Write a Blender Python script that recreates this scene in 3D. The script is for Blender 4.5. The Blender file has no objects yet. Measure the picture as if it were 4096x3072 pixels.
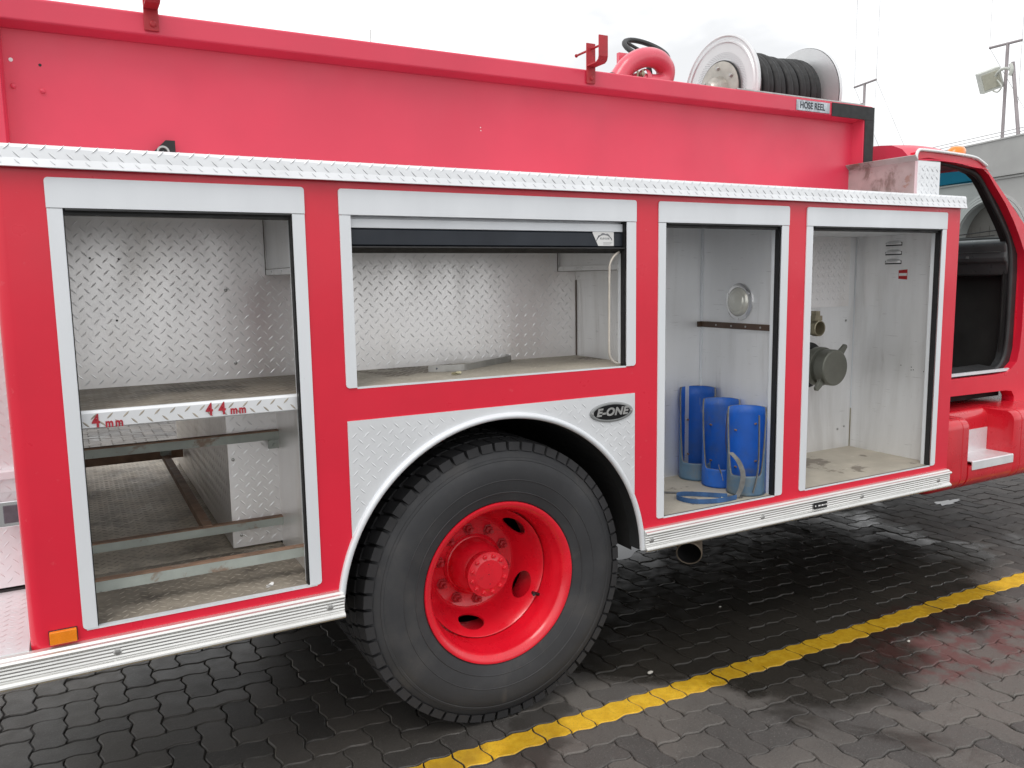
import bpy, bmesh, math, random
from mathutils import Vector, Matrix
random.seed(7)
D = bpy.data
scene = bpy.context.scene
COL = scene.collection
PI = math.pi
sin, cos = math.sin, math.cos

# ------------------------------------------------------------------ materials
def nd(nt, typ, **kw):
    n = nt.nodes.new(typ)
    for k, v in kw.items():
        if k in n.inputs: n.inputs[k].default_value = v
        else: setattr(n, k, v)
    return n

def mixc(nt, fac, a, b, mode='MIX'):
    m = nt.nodes.new('ShaderNodeMix'); m.data_type = 'RGBA'; m.blend_type = mode
    for sock, val in ((0, fac), (6, a), (7, b)):
        if hasattr(val, 'is_linked') or hasattr(val, 'links'): nt.links.new(val, m.inputs[sock])
        else: m.inputs[sock].default_value = val if sock == 0 else (*val[:3], 1)
    return m.outputs[2]

def ramp(nt, src, lo, hi, a=0.0, b=1.0):
    r = nt.nodes.new('ShaderNodeMapRange'); r.interpolation_type = 'SMOOTHSTEP'
    nt.links.new(src, r.inputs[0])
    for i, v in enumerate((lo, hi, a, b)): r.inputs[i + 1].default_value = v
    return r.outputs[0]

def coords(nt, scale=(1, 1, 1), rot=(0, 0, 0)):
    t = nt.nodes.new('ShaderNodeTexCoord'); m = nt.nodes.new('ShaderNodeMapping')
    m.inputs['Scale'].default_value = scale; m.inputs['Rotation'].default_value = rot
    nt.links.new(t.outputs['Object'], m.inputs[0]); return m.outputs[0]

def noise(nt, vec, scale, detail=4, rough=.55, dist=0):
    n = nd(nt, 'ShaderNodeTexNoise', Scale=scale, Detail=detail, Roughness=rough, Distortion=dist)
    nt.links.new(vec, n.inputs['Vector']); return n.outputs[0]

def new_mat(name):
    m = D.materials.new(name); m.use_nodes = True
    nt = m.node_tree; return m, nt, nt.nodes['Principled BSDF']

def pbr(name, col, rough=.5, metal=0., var=.06, vscale=6, stretch=(1, 1, 1), dirt=None, coat=0., coat_rough=.1,
        bump=0., bscale=200, rvar=.08, scratch=None, spec=None):
    """general painted/metal surface; dirt=(colour, scale, lo, hi, amount) are stains with their own shape"""
    m, nt, b = new_mat(name)
    v = coords(nt, stretch)
    n1 = noise(nt, v, vscale)
    c = mixc(nt, ramp(nt, n1, .3, .7), [x * (1 - var) for x in col], [min(1, x * (1 + var)) for x in col])
    if dirt:
        for dc, ds, lo, hi, am in (dirt if isinstance(dirt, list) else [dirt]):
            n2 = noise(nt, v, ds, 6, .65, .3)
            c = mixc(nt, ramp(nt, n2, lo, hi, 0, am), c, dc)
    if scratch:
        sc, st, am = scratch
        n3 = noise(nt, coords(nt, st), 1.0, 3, .6)
        c = mixc(nt, ramp(nt, n3, .66, .74, 0, am), c, sc)
    nt.links.new(c, b.inputs['Base Color'])
    b.inputs['Metallic'].default_value = metal
    r = ramp(nt, noise(nt, v, vscale * 2.3), .25, .75, max(.02, rough - rvar), min(1, rough + rvar))
    nt.links.new(r, b.inputs['Roughness'])
    b.inputs['Coat Weight'].default_value = coat; b.inputs['Coat Roughness'].default_value = coat_rough
    if spec is not None: b.inputs['Specular IOR Level'].default_value = spec
    if bump:
        bp = nd(nt, 'ShaderNodeBump', Strength=bump, Distance=.002)
        nt.links.new(noise(nt, coords(nt), bscale, 3), bp.inputs['Height'])
        nt.links.new(bp.outputs[0], b.inputs['Normal'])
    return m

M = {}
RED = (.70, .015, .042)
M['red'] = pbr('red_paint', RED, .34, 0, .04, 3, coat=.35, coat_rough=.12, spec=.35, bump=.25, bscale=5,
               scratch=((.7, .3, .3), (30, 30, 30), .12))
M['red_faded_glare'] = pbr('faded_glare_red_paint', (.68, .034, .080), .46, 0, .06, 2, coat=.35, coat_rough=.3, bump=.03, bscale=40)  # faded red, made pinker to carry the sky glare on the upper body
M['red_wheel'] = pbr('red_wheel_paint', (.72, .008, .024), .30, 0, .08, 7, coat=.5, coat_rough=.15,
                     dirt=((.10, .02, .02), 14, .62, .8, .5), bump=.05, bscale=60)
M['red_dusty'] = pbr('dusty_red_paint', (.42, .02, .03), .5, 0, .12, 9, dirt=((.12, .05, .04), 8, .5, .75, .5), bump=.05, bscale=70)
M['red_tank'] = pbr('red_tank_paint', (.60, .012, .026), .3, 0, .08, 5, coat=.5, coat_rough=.15,
                    dirt=((.25, .12, .10), 9, .58, .8, .35), bump=.04, bscale=30)
M['alu'] = pbr('satin_aluminium', (.76, .79, .82), .42, .2, .03, 5, stretch=(1, 1, .25),
               dirt=((.42, .43, .43), 60, .70, .78, .45), bump=.03, bscale=300)
M['alu_plate'] = pbr('bright_tread_plate', (.78, .80, .82), .36, .35, .05, 4, dirt=((.45, .44, .42), 9, .62, .85, .3), bump=.02, bscale=300)
M['alu_in'] = pbr('inside_tread_plate', (.92, .91, .905), .40, .72, .04, 3, stretch=(1, 1, .35),
                  dirt=[((.62, .58, .53), 3.2, .45, .75, .45), ((.42, .38, .33), 7, .60, .82, .4), ((.20, .18, .16), 40, .71, .78, .7)], bump=.03, bscale=250)
M['alu_wall'] = pbr('brushed_sheet', (.84, .85, .86), .42, .55, .06, 3, stretch=(1, 1, .12),
                    dirt=[((.46, .45, .43), 3, .45, .75, .6), ((.30, .28, .25), 9, .58, .8, .45), ((.22, .19, .16), 22, .69, .76, .7)], bump=.02, bscale=250,
                    scratch=((.34, .34, .34), (9, 9, 160), .5))
M['tread_alu'] = pbr('dark_reflection_tread', (.74, .76, .78), .36, .35, .05, 20)  # treads coloured darker to stand in for the dark ground they reflect
M['tread_in'] = pbr('dark_reflection_tread_inside', (.86, .86, .865), .36, .7, .08, 20)  # same darker toning in place of reflections, for the inside plate
M['tread_floor'] = pbr('scuffed_floor_tread', (.40, .36, .30), .42, .2, .2, 25)
M['tread_beige'] = pbr('dusty_floor_tread', (.46, .425, .36), .5, .15, .15, 25)
M['alu_box'] = pbr('weathered_box_sheet', (.42, .39, .38), .5, .3, .12, 6, dirt=[((.16, .13, .11), 7, .52, .66, .8), ((.3, .17, .12), 11, .6, .66, .6)])
M['floor_dirty'] = pbr('dirty_floor_plate', (.29, .255, .208), .6, .1, .2, 8, dirt=[((.07, .058, .047), 5, .5, .7, .75), ((.30, .27, .23), 30, .64, .78, .4)], bump=.12, bscale=220)
M['floor_beige'] = pbr('dusty_floor_sheet', (.42, .385, .32), .65, 0, .1, 6, dirt=[((.15, .125, .10), 3.2, .56, .60, .8), ((.6, .58, .52), 25, .62, .72, .5)], bump=.12, bscale=220)
M['floor_mid'] = pbr('dusty_daylit_through_floor', (.56, .50, .41), .6, .1, .15, 6, dirt=[((.13, .11, .09), 4, .5, .7, .7), ((.45, .42, .37), 25, .6, .75, .4)], bump=.12, bscale=220)  # dusty floor, colour paled further for daylight entering from the far side
M['rail'] = pbr('rub_rail_aluminium', (.74, .74, .72), .30, .75, .05, 5, stretch=(.3, 1, 1), dirt=((.45, .43, .40), 12, .55, .8, .5), bump=.03, bscale=200)
M['black'] = pbr('black_rubber', (.012, .012, .013), .55, 0, .2, 20)
M['seal'] = pbr('grey_black_seal', (.022, .023, .024), .5, 0, .2, 9)
M['dark'] = pbr('underbody_black', (.008, .008, .008), .8, 0, .3, 5)
M['navy'] = pbr('dark_door_bar', (.018, .023, .032), .42, .2, .1, 6, bump=.02)
M['tyre'] = pbr('tyre_rubber', (.032, .033, .036), .66, 0, .18, 5, dirt=[((.070, .066, .062), 5, .48, .75, .6), ((.095, .085, .075), 12, .60, .8, .5)], scratch=((.09, .08, .07), (14, 14, 3), .35), bump=.1, bscale=180)
M['tyre_dark'] = pbr('tread_rubber', (.026, .026, .028), .75, 0, .2, 5, dirt=((.04, .037, .034), 18, .5, .8, .5), bump=.1, bscale=120)
M['steel'] = pbr('zinc_steel', (.45, .45, .44), .35, .8, .1, 20)
M['chrome'] = pbr('chrome', (.8, .8, .8), .08, 1, .02, 5, rvar=.02)
M['reel'] = pbr('polished_reel', (.68, .69, .70), .36, .5, .03, 4, rvar=.05)
M['reel_hub'] = pbr('reel_hub_casting', (.42, .40, .36), .4, .6, .15, 14)
M['hose'] = pbr('black_hose', (.016, .017, .018), .62, 0, .2, 14, dirt=((.05, .05, .05), 18, .55, .75, .4), bump=.1, bscale=150)
M['bar_paint'] = pbr('grey_green_bar', (.33, .36, .33), .55, 0, .12, 10, dirt=[((.20, .10, .05), 9, .56, .66, .75), ((.05, .04, .035), 30, .66, .72, .8)], bump=.08)
M['bar_rust'] = pbr('rusty_bar', (.22, .135, .09), .7, 0, .25, 12, dirt=((.32, .30, .26), 10, .55, .7, .6), bump=.1)
M['brown'] = pbr('brown_strip', (.075, .045, .03), .5, 0, .2, 12)
M['bronze'] = pbr('olive_cap_paint', (.16, .165, .14), .42, .45, .12, 8, dirt=((.09, .08, .06), 12, .55, .75, .5))
M['brass'] = pbr('dull_brass', (.30, .27, .19), .4, .6, .15, 15)
M['amber'] = pbr('amber_lens', (.85, .24, .005), .25, 0, .06, 30, coat=.6)
M['blue'] = pbr('blue_plastic', (.012, .115, .50), .52, 0, .12, 7, dirt=[((.07, .12, .24), 5, .45, .7, .55), ((.12, .13, .14), 9, .56, .75, .6)], scratch=((.25, .30, .40), (40, 40, 8), .4))
M['blue_dusty'] = pbr('dusty_blue_plastic', (.09, .17, .26), .6, 0, .15, 8, dirt=((.17, .19, .19), 6, .45, .65, .8))
M['strap'] = pbr('strap_grey', (.15, .15, .145), .8, 0, .2, 30, bump=.2, bscale=500)
M['strap_blue'] = pbr('strap_blue', (.035, .10, .24), .75, 0, .25, 20, bump=.2, bscale=500)
M['cord'] = pbr('pull_cord_beige', (.55, .51, .45), .7, 0, .1, 20)
M['white'] = pbr('white_label', (.78, .78, .77), .5, 0, .04, 10)
M['print'] = pbr('grey_print', (.10, .11, .13), .6, 0, .1, 50)
M['redpaint_stencil'] = pbr('red_stencil', (.38, .02, .035), .6, 0, .2, 60, dirt=((.70, .71, .73), 90, .66, .70, 1))
M['yellow_paint'] = None
M['pink'] = pbr('pink_red_monitor', (.66, .085, .13), .32, 0, .06, 6, coat=.5, coat_rough=.15)
M['concrete'] = pbr('grey_rendered_wall', (.36, .365, .36), .85, 0, .08, .6, dirt=((.30, .30, .295), .35, .5, .75, .5))
M['concrete_lt'] = pbr('light_grey_wall', (.44, .445, .44), .85, 0, .06, .5)
M['door_dark'] = pbr('brown_grey_door', (.085, .075, .068), .6, 0, .15, .8)
M['door_red'] = pbr('dark_red_door', (.12, .04, .04), .6, 0, .15, .8)
M['mast'] = pbr('galvanised_mast', (.33, .30, .31), .6, .3, .1, 2)
M['wire'] = pbr('thin_wire', (.35, .35, .35), .6, .2, .05, 2)
M['lampbox'] = pbr('floodlight_shell', (.52, .54, .50), .5, .1, .06, 4)
M['brick_beige'] = pbr('beige_blockwork', (.42, .38, .29), .85, 0, .1, 3)
M['dash'] = pbr('dash_vinyl', (.070, .072, .074), .34, 0, .15, 10, bump=.1, bscale=160)
M['stone'] = pbr('pale_chip', (.40, .385, .35), .8, 0, .1, 40)
M['leaf'] = pbr('dry_pale_leaf', (.52, .49, .33), .7, 0, .2, 60)
M['gutter'] = pbr('white_gutter_trim', (.80, .82, .82), .3, .2, .03, 5)

def glass_mat(name, tint, alpha):
    m, nt, b = new_mat(name)
    nt.nodes.remove(b); out = nt.nodes['Material Output']
    t = nd(nt, 'ShaderNodeBsdfTransparent'); t.inputs[0].default_value = (*tint, 1)
    g = nd(nt, 'ShaderNodeBsdfGlossy'); g.inputs['Roughness'].default_value = .04
    
    mx = nd(nt, 'ShaderNodeMixShader'); mx.inputs[0].default_value = .07
    nt.links.new(t.outputs[0], mx.inputs[1]); nt.links.new(g.outputs[0], mx.inputs[2])
    nt.links.new(mx.outputs[0], out.inputs[0]); return m
M['glass'] = glass_mat('windscreen_glass', (.80, .86, .86), 1)
M['glass_blue'] = glass_mat('blue_sunshade_glass', (.03, .26, .42), 1)
def lens_mat():
    m, nt, b = new_mat('clear_lamp_lens')
    b.inputs['Base Color'].default_value = (.62, .62, .56, 1); b.inputs['Roughness'].default_value = .18
    b.inputs['Metallic'].default_value = .35; b.inputs['Coat Weight'].default_value = .8
    w = nd(nt, 'ShaderNodeTexWave', Scale=70.0, Distortion=0.0); w.wave_type = 'RINGS'; w.rings_direction = 'SPHERICAL'
    return m
M['lens'] = lens_mat()

# wet concrete pavers
def paver_mat(name, paint=False):
    m, nt, b = new_mat(name)
    v = coords(nt)
    at = nd(nt, 'ShaderNodeAttribute'); at.attribute_name = 'tint'
    def math_(op, a, bb):
        q = nd(nt, 'ShaderNodeMath', operation=op)
        for k, val in ((0, a), (1, bb)):
            if isinstance(val, (int, float)): q.inputs[k].default_value = val
            else: nt.links.new(val, q.inputs[k])
        return q.outputs[0]
    def patch(cx, cy, sx, sy, lo, hi, nscale, namp):      # irregular stain with its own outline
        mp = nd(nt, 'ShaderNodeMapping'); mp.inputs['Location'].default_value = (-cx * sx, -cy * sy, 0); mp.inputs['Scale'].default_value = (sx, sy, 0)
        nt.links.new(v, mp.inputs[0]); ln = nd(nt, 'ShaderNodeVectorMath', operation='LENGTH'); nt.links.new(mp.outputs[0], ln.inputs[0])
        d = math_('ADD', ln.outputs['Value'], math_('MULTIPLY', math_('SUBTRACT', noise(nt, v, nscale, 5, .6, .5), .5), namp))
        return ramp(nt, d, lo, hi, 1, 0)
    big = noise(nt, v, .9, 4, .6, .4)
    c = mixc(nt, ramp(nt, big, .35, .65), (.074, .069, .064), (.124, .113, .102))
    c = mixc(nt, ramp(nt, at.outputs['Fac'], 0, .5, .75, 0), c, (.055, .052, .050))
    c = mixc(nt, ramp(nt, at.outputs['Fac'], .6, 1, 0, .6), c, (.135, .122, .110))
    c = mixc(nt, ramp(nt, noise(nt, v, 170, 3, .7), .56, .70, 0, .75), c, (.20, .19, .18))
    c = mixc(nt, ramp(nt, noise(nt, v, 120, 3, .7), .56, .72, 0, .7), c, (.034, .032, .030))
    wetShadeA = patch(3.15, .72, .58, .86, .88, 1.02, 2.0, .55)      # oily wet area over the line, darkened also for the shade under the lockers
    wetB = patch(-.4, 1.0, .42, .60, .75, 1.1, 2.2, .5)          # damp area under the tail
    wetShadeA = math_('MAXIMUM', wetShadeA, math_('MULTIPLY', patch(2.75, -.22, 2.0, 2.6, .75, 1.1, 3, .7), .85))
    wet = math_('MAXIMUM', wetShadeA, math_('MULTIPLY', wetB, .52))
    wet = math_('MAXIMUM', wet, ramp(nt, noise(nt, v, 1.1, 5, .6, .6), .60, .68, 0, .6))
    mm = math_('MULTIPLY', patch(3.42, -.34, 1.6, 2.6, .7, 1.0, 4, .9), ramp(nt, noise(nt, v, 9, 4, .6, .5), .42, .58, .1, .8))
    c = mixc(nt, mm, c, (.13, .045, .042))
    if paint:
        w = ramp(nt, noise(nt, v, 3.0, 4, .6, .3), .54, .68, 0, .5)
        y = mixc(nt, ramp(nt, noise(nt, v, 26, 5, .65), .35, .7), (.66, .38, .014), (.80, .50, .03))
        y = mixc(nt, ramp(nt, noise(nt, v, 160, 3, .7), .58, .68, 0, .7), y, (.28, .18, .035))
        y = mixc(nt, ramp(nt, noise(nt, v, 9, 5, .7, .4), .60, .72, 0, .6), y, (.30, .20, .05))
        c = mixc(nt, w, y, (.34, .20, .03))
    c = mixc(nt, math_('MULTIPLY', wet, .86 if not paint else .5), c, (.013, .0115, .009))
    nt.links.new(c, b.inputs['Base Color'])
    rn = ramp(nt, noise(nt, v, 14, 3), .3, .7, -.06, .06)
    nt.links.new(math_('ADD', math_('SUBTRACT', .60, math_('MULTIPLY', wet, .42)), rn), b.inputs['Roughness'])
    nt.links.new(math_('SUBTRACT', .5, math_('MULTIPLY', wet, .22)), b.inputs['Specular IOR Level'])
    bp = nd(nt, 'ShaderNodeBump', Distance=.0016)
    nt.links.new(math_('SUBTRACT', .6, math_('MULTIPLY', wet, .55)), bp.inputs['Strength'])
    h = math_('ADD', noise(nt, v, 260, 4, .7), math_('MULTIPLY', noise(nt, v, 60, 3, .6), 1.2))
    nt.links.new(h, bp.inputs['Height']); nt.links.new(bp.outputs[0], b.inputs['Normal'])
    return m
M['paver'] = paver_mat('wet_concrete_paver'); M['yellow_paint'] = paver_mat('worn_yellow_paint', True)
M['joint'] = pbr('joint_grit', (.030, .027, .024), .55, 0, .3, 20, bump=.3, bscale=300)
M['yard'] = pbr('yard_far', (.07, .068, .066), .3, 0, .25, 2, bump=.2, bscale=60)

# ------------------------------------------------------------------ mesh builder
class MB:
    def __init__(s): s.v = []; s.f = []; s.m = []; s.mi = 0
    def add(s, vs, fs):
        o = len(s.v); s.v += [tuple(p) for p in vs]
        for f in fs: s.f.append([i + o for i in f]); s.m.append(s.mi)
    def quad(s, a, b, c, d): s.add([a, b, c, d], [(0, 1, 2, 3)])
    def box(s, x0, x1, y0, y1, z0, z1):
        s.add([(x, y, z) for x in (x0, x1) for y in (y0, y1) for z in (z0, z1)],
              [(0, 1, 3, 2), (4, 6, 7, 5), (0, 4, 5, 1), (2, 3, 7, 6), (0, 2, 6, 4), (1, 5, 7, 3)])
    def prism_x(s, prof, x0, x1):           # prof: [(y,z)] closed
        n = len(prof)
        s.add([(x0, y, z) for y, z in prof] + [(x1, y, z) for y, z in prof],
              [(i, (i + 1) % n, n + (i + 1) % n, n + i) for i in range(n)] + [list(range(n))[::-1], list(range(n, 2 * n))])
    def prism(s, pts, ext):                 # pts: 3D polygon, ext: vector
        n = len(pts); e = Vector(ext)
        s.add([Vector(p) for p in pts] + [Vector(p) + e for p in pts],
              [(i, (i + 1) % n, n + (i + 1) % n, n + i) for i in range(n)] + [list(range(n))[::-1], list(range(n, 2 * n))])
    def lathe(s, prof, c, axis='y', n=64, a0=0, a1=2 * PI, closed=False):   # prof [(r, t)] t along axis
        full = abs(a1 - a0 - 2 * PI) < 1e-6; k = n if full else n + 1; m = len(prof); vs = []
        for i in range(k):
            a = a0 + (a1 - a0) * i / n
            for r, t in prof:
                if axis == 'y': vs.append((c[0] + r * cos(a), c[1] + t, c[2] + r * sin(a)))
                elif axis == 'x': vs.append((c[0] + t, c[1] + r * cos(a), c[2] + r * sin(a)))
                else: vs.append((c[0] + r * cos(a), c[1] + r * sin(a), c[2] + t))
        fs = []
        for i in range(n):
            j = (i + 1) % k
            for q in range(m if closed else m - 1):
                w = (q + 1) % m
                fs.append((i * m + q, i * m + w, j * m + w, j * m + q))
        s.add(vs, fs)
    def tube(s, pts, r, n=10, cap=True, closed=False):
        pts = [Vector(p) for p in pts]; N = len(pts); vs = []; up = None
        rr = r if isinstance(r, (list, tuple)) else [r] * N
        for i, p in enumerate(pts):
            if closed: t = pts[(i + 1) % N] - pts[i - 1]
            else: t = pts[min(i + 1, N - 1)] - pts[max(i - 1, 0)]
            t.normalize()
            if up is None:
                up = Vector((0, 0, 1)) if abs(t.z) < .9 else Vector((1, 0, 0))
            a = t.cross(up); a.normalize(); b = a.cross(t); up = b
            for k in range(n):
                an = 2 * PI * k / n; vs.append(p + (a * cos(an) + b * sin(an)) * rr[i])
        fs = [(i * n + k, i * n + (k + 1) % n, ((i + 1) % N) * n + (k + 1) % n, ((i + 1) % N) * n + k)
              for i in range(N if closed else N - 1) for k in range(n)]
        if cap and not closed: fs += [list(range(n))[::-1], [(N - 1) * n + k for k in range(n)]]
        s.add(vs, fs)
    def ribbon(s, pts, wvec, th=.0015):     # flat strap along pts, width vector per point or constant
        pts = [Vector(p) for p in pts]; N = len(pts); vs = []
        for i, p in enumerate(pts):
            w = Vector(wvec[i] if isinstance(wvec, list) else wvec)
            t = (pts[min(i + 1, N - 1)] - pts[max(i - 1, 0)]).normalized(); nn = t.cross(w).normalized() * th
            vs += [p - w / 2 - nn, p + w / 2 - nn, p + w / 2 + nn, p - w / 2 + nn]
        fs = [(i * 4 + k, i * 4 + (k + 1) % 4, i * 4 + 4 + (k + 1) % 4, i * 4 + 4 + k) for i in range(N - 1) for k in range(4)]
        fs += [(3, 2, 1, 0), tuple((N - 1) * 4 + k for k in range(4))]
        s.add(vs, fs)
    def treads(s, O, U, V, w, h, test=None, c=.029, hgt=.0009, L=.92, W=.18, du=0, dv=0, mar=.35):
        """raised lens-shaped treads of chequer plate on the face O + a U + b V (normal U x V)"""
        O = Vector(O); U = Vector(U).normalized(); V = Vector(V).normalized(); N = U.cross(V)
        p = c / math.sqrt(2); rows = int(h / p) + 2; cols = int(w / (2 * p)) + 2
        for r in range(-1, rows):
            for q in range(-1, cols):
                a = q * 2 * p + (p if r % 2 else 0) + du; b = r * p + dv
                if not (L * c * .35 < a < w - L * c * .35 and L * c * mar < b < h - L * c * mar): continue
                if test and not test(a, b): continue
                an = PI / 4 if r % 2 else -PI / 4
                X = U * cos(an) + V * sin(an); Y = U * -sin(an) + V * cos(an); C0 = O + U * a + V * b
                l = L * c / 2; ww = W * c / 2
                ring = [(-l, 0), (-l * .5, -ww * .8), (0, -ww), (l * .5, -ww * .8), (l, 0), (l * .5, ww * .8), (0, ww), (-l * .5, ww * .8)]
                om = s.mi; s.mi = -1
                vs = [C0 + X * x + Y * y + N * .0002 for x, y in ring] + [C0 + X * (-l * .55) + N * hgt, C0 + N * hgt * 1.1, C0 + X * (l * .55) + N * hgt]
                s.add(vs, [(0, 1, 8), (1, 2, 9, 8), (2, 3, 10, 9), (3, 4, 10), (4, 5, 10), (5, 6, 9, 10), (6, 7, 8, 9), (7, 0, 8)]); s.mi = om
    def build(s, name, mats, parent=None, smooth=None, bevel=0, bseg=2):
        me = D.meshes.new(name); me.from_pydata(s.v, [], s.f)
        mats = list(mats) if isinstance(mats, (list, tuple)) else [mats]
        if -1 in s.m:
            tm = {'alu_plate': 'tread_alu', 'alu_in': 'tread_in', 'floor_beige': 'tread_beige'}.get(mats[0], 'tread_floor')
            mats.append(tm); s.m = [len(mats) - 1 if q < 0 else q for q in s.m]
        for mm in mats: me.materials.append(M[mm] if isinstance(mm, str) else mm)
        me.polygons.foreach_set('material_index', s.m)
        bm = bmesh.new(); bm.from_mesh(me); bmesh.ops.recalc_face_normals(bm, faces=bm.faces) if s.fixn else None
        bm.to_mesh(me); bm.free()
        return link(name, me, parent, smooth, bevel, bseg)
    fixn = True

WORLD = {}
def link(name, me, parent=None, smooth=None, bevel=0, bseg=2):
    if smooth is not None:
        me.shade_smooth(); me.set_sharp_from_angle(angle=math.radians(smooth))
    o = D.objects.new(name, me); COL.objects.link(o)
    if bevel:
        b = o.modifiers.new('bevel', 'BEVEL'); b.width = bevel; b.segments = bseg; b.limit_method = 'ANGLE'; b.angle_limit = math.radians(40)
    setp(o, parent); return o
def setp(o, parent):
    if parent is not None:
        o.parent = parent; o.matrix_parent_inverse = WORLD.get(parent.name, Matrix.Identity(4)).inverted()
def tag(o, label=None, cat=None, group=None, kind=None):
    for k, v in (('label', label), ('category', cat), ('group', group), ('kind', kind)):
        if v: o[k] = v
    return o
def empty(name, loc, parent=None):
    o = D.objects.new(name, None); COL.objects.link(o); o.empty_display_size = .1
    setp(o, parent); o.location = loc
    WORLD[o.name] = Matrix.Translation(loc); return o
def new_from(o):
    dg = bpy.context.evaluated_depsgraph_get(); dg.update()
    me = D.meshes.new_from_object(o.evaluated_get(dg)); return me
def shape2d(name, loops, y, depth, mat, parent=None, bevel=.0, smooth=35):
    """flat outline(s) in the XZ plane with holes, from y to y+depth"""
    cu = D.curves.new(name, 'CURVE'); cu.dimensions = '2D'; cu.fill_mode = 'BOTH'
    cu.extrude = depth / 2 - bevel; cu.bevel_depth = bevel; cu.bevel_resolution = 2
    if bevel: cu.offset = -bevel
    for lp in loops:
        sp = cu.splines.new('POLY'); sp.points.add(len(lp) - 1); sp.use_cyclic_u = True
        for pt, (x, z) in zip(sp.points, lp): pt.co = (x, z, 0, 1)
    t = D.objects.new(name + '_tmp', cu); COL.objects.link(t)
    me = new_from(t); D.objects.remove(t); D.curves.remove(cu)
    for v in me.vertices:
        x, z, w = v.co; v.co = (x, y + depth / 2 - w, z)
    me.materials.clear(); me.materials.append(M[mat]); me.name = name
    return link(name, me, parent, smooth)
def ring_panel(name, outer, hole, y, depth, mat, parent, bevel=0):
    """flat panel in the XZ plane with one opening, tessellated explicitly"""
    from mathutils.geometry import tessellate_polygon
    A = [Vector((p[0], p[1], 0)) for p in outer]; B = [Vector((p[0], p[1], 0)) for p in hole]
    tris = tessellate_polygon([A, B]); P = A + B; n = len(P); m = MB()
    m.v = [(p.x, y, p.y) for p in P] + [(p.x, y + depth, p.y) for p in P]
    fs = [list(t) for t in tris] + [[i + n for i in t] for t in tris]
    for base, cnt in ((0, len(A)), (len(A), len(B))):
        fs += [[base + k, base + (k + 1) % cnt, n + base + (k + 1) % cnt, n + base + k] for k in range(cnt)]
    m.f = fs; m.m = [0] * len(fs)
    return m.build(name, mat, parent, smooth=30, bevel=bevel)
def text_mesh(name, body, size, mat, loc, parent=None, depth=.0008, shear=0, offset=0, space=1, xscale=1, align='CENTER', place=None):
    cu = D.curves.new(name, 'FONT'); cu.body = body; cu.size = size; cu.extrude = depth; cu.shear = shear; cu.offset = offset
    cu.space_character = space; cu.align_x = align; cu.align_y = 'CENTER'
    t = D.objects.new(name + '_tmp', cu); COL.objects.link(t)
    me = new_from(t); D.objects.remove(t); D.curves.remove(cu)
    for v in me.vertices:
        x, z, w = v.co
        v.co = place(x * xscale, z, w) if place else (loc[0] + x * xscale, loc[1] - w, loc[2] + z)
    me.materials.clear(); me.materials.append(M[mat]); me.name = name
    return link(name, me, parent)
def rrect(x0, x1, z0, z1, r, corners='tl tr br bl', n=5):
    out = []
    for nm, cx, cz, a in (('bl', x0, z0, PI), ('br', x1, z0, 1.5 * PI), ('tr', x1, z1, 0), ('tl', x0, z1, .5 * PI)):
        if nm in corners:
            ox = cx + (r if 'l' in nm else -r); oz = cz + (r if 'b' in nm else -r)
            out += [(ox + r * cos(a + .5 * PI * k / n), oz + r * sin(a + .5 * PI * k / n)) for k in range(n + 1)]
        else: out.append((cx, cz))
    return out
def smooth_path(pts, k=8, closed=False):
    pts = [Vector(p) for p in pts]; N = len(pts); out = []
    for i in range(N if closed else N - 1):
        p0 = pts[i - 1] if (i > 0 or closed) else pts[0]; p1 = pts[i]; p2 = pts[(i + 1) % N]
        p3 = pts[(i + 2) % N] if (i + 2 < N or closed) else pts[-1]
        for j in range(k):
            t = j / k
            out.append(.5 * ((2 * p1) + (p2 - p0) * t + (2 * p0 - 5 * p1 + 4 * p2 - p3) * t * t + (3 * p1 - p0 - 3 * p2 + p3) * t ** 3))
    if not closed: out.append(pts[-1])
    return out
def bolt(mb, c, axis, r=.008, h=.006, hexa=True):
    n = 6 if hexa else 12
    mb.lathe([(0.0001, h), (r * .8, h), (r, h * .75), (r, 0), (r * 1.25, 0), (r * 1.25, -.001)][::1] if axis[1] < 0 and False else
             [(r * 1.3, 0), (r * 1.3, -h * .25), (r, -h * .25), (r, -h * .85), (r * .8, -h), (.0001, -h)], c, 'y' if abs(axis[1]) > .5 else 'x', n)

def split_islands(o):
    bm = bmesh.new(); bm.from_mesh(o.data); bm.verts.ensure_lookup_table(); seen = set(); isl = []
    for v in bm.verts:
        if v.index in seen: continue
        st = [v]; seen.add(v.index); cur = []
        while st:
            q = st.pop(); cur.append(q.index)
            for e in q.link_edges:
                w = e.other_vert(q)
                if w.index not in seen: seen.add(w.index); st.append(w)
        isl.append(set(cur))
    bm.free(); base = o.data
    for k, keep in enumerate(isl):
        me = base.copy(); bm = bmesh.new(); bm.from_mesh(me)
        bmesh.ops.delete(bm, geom=[v for v in bm.verts if v.index not in keep], context='VERTS'); bm.to_mesh(me); bm.free()
        if k == 0: o.data = me
        else:
            c = o.copy(); c.data = me; COL.objects.link(c)
def join_into(o, other):
    bm = bmesh.new(); bm.from_mesh(o.data); bm.from_mesh(other.data); bm.to_mesh(o.data); bm.free(); D.objects.remove(other)

# ------------------------------------------------------------------ setting: ground and pavers
W0 = .108; GX, GY = 1.172, -.165            # paver module; the painted row starts at y = GY
g = MB(); g.quad((-400, -400, -.012), (400, -400, -.012), (400, 400, -.012), (-400, 400, -.012))
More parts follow.
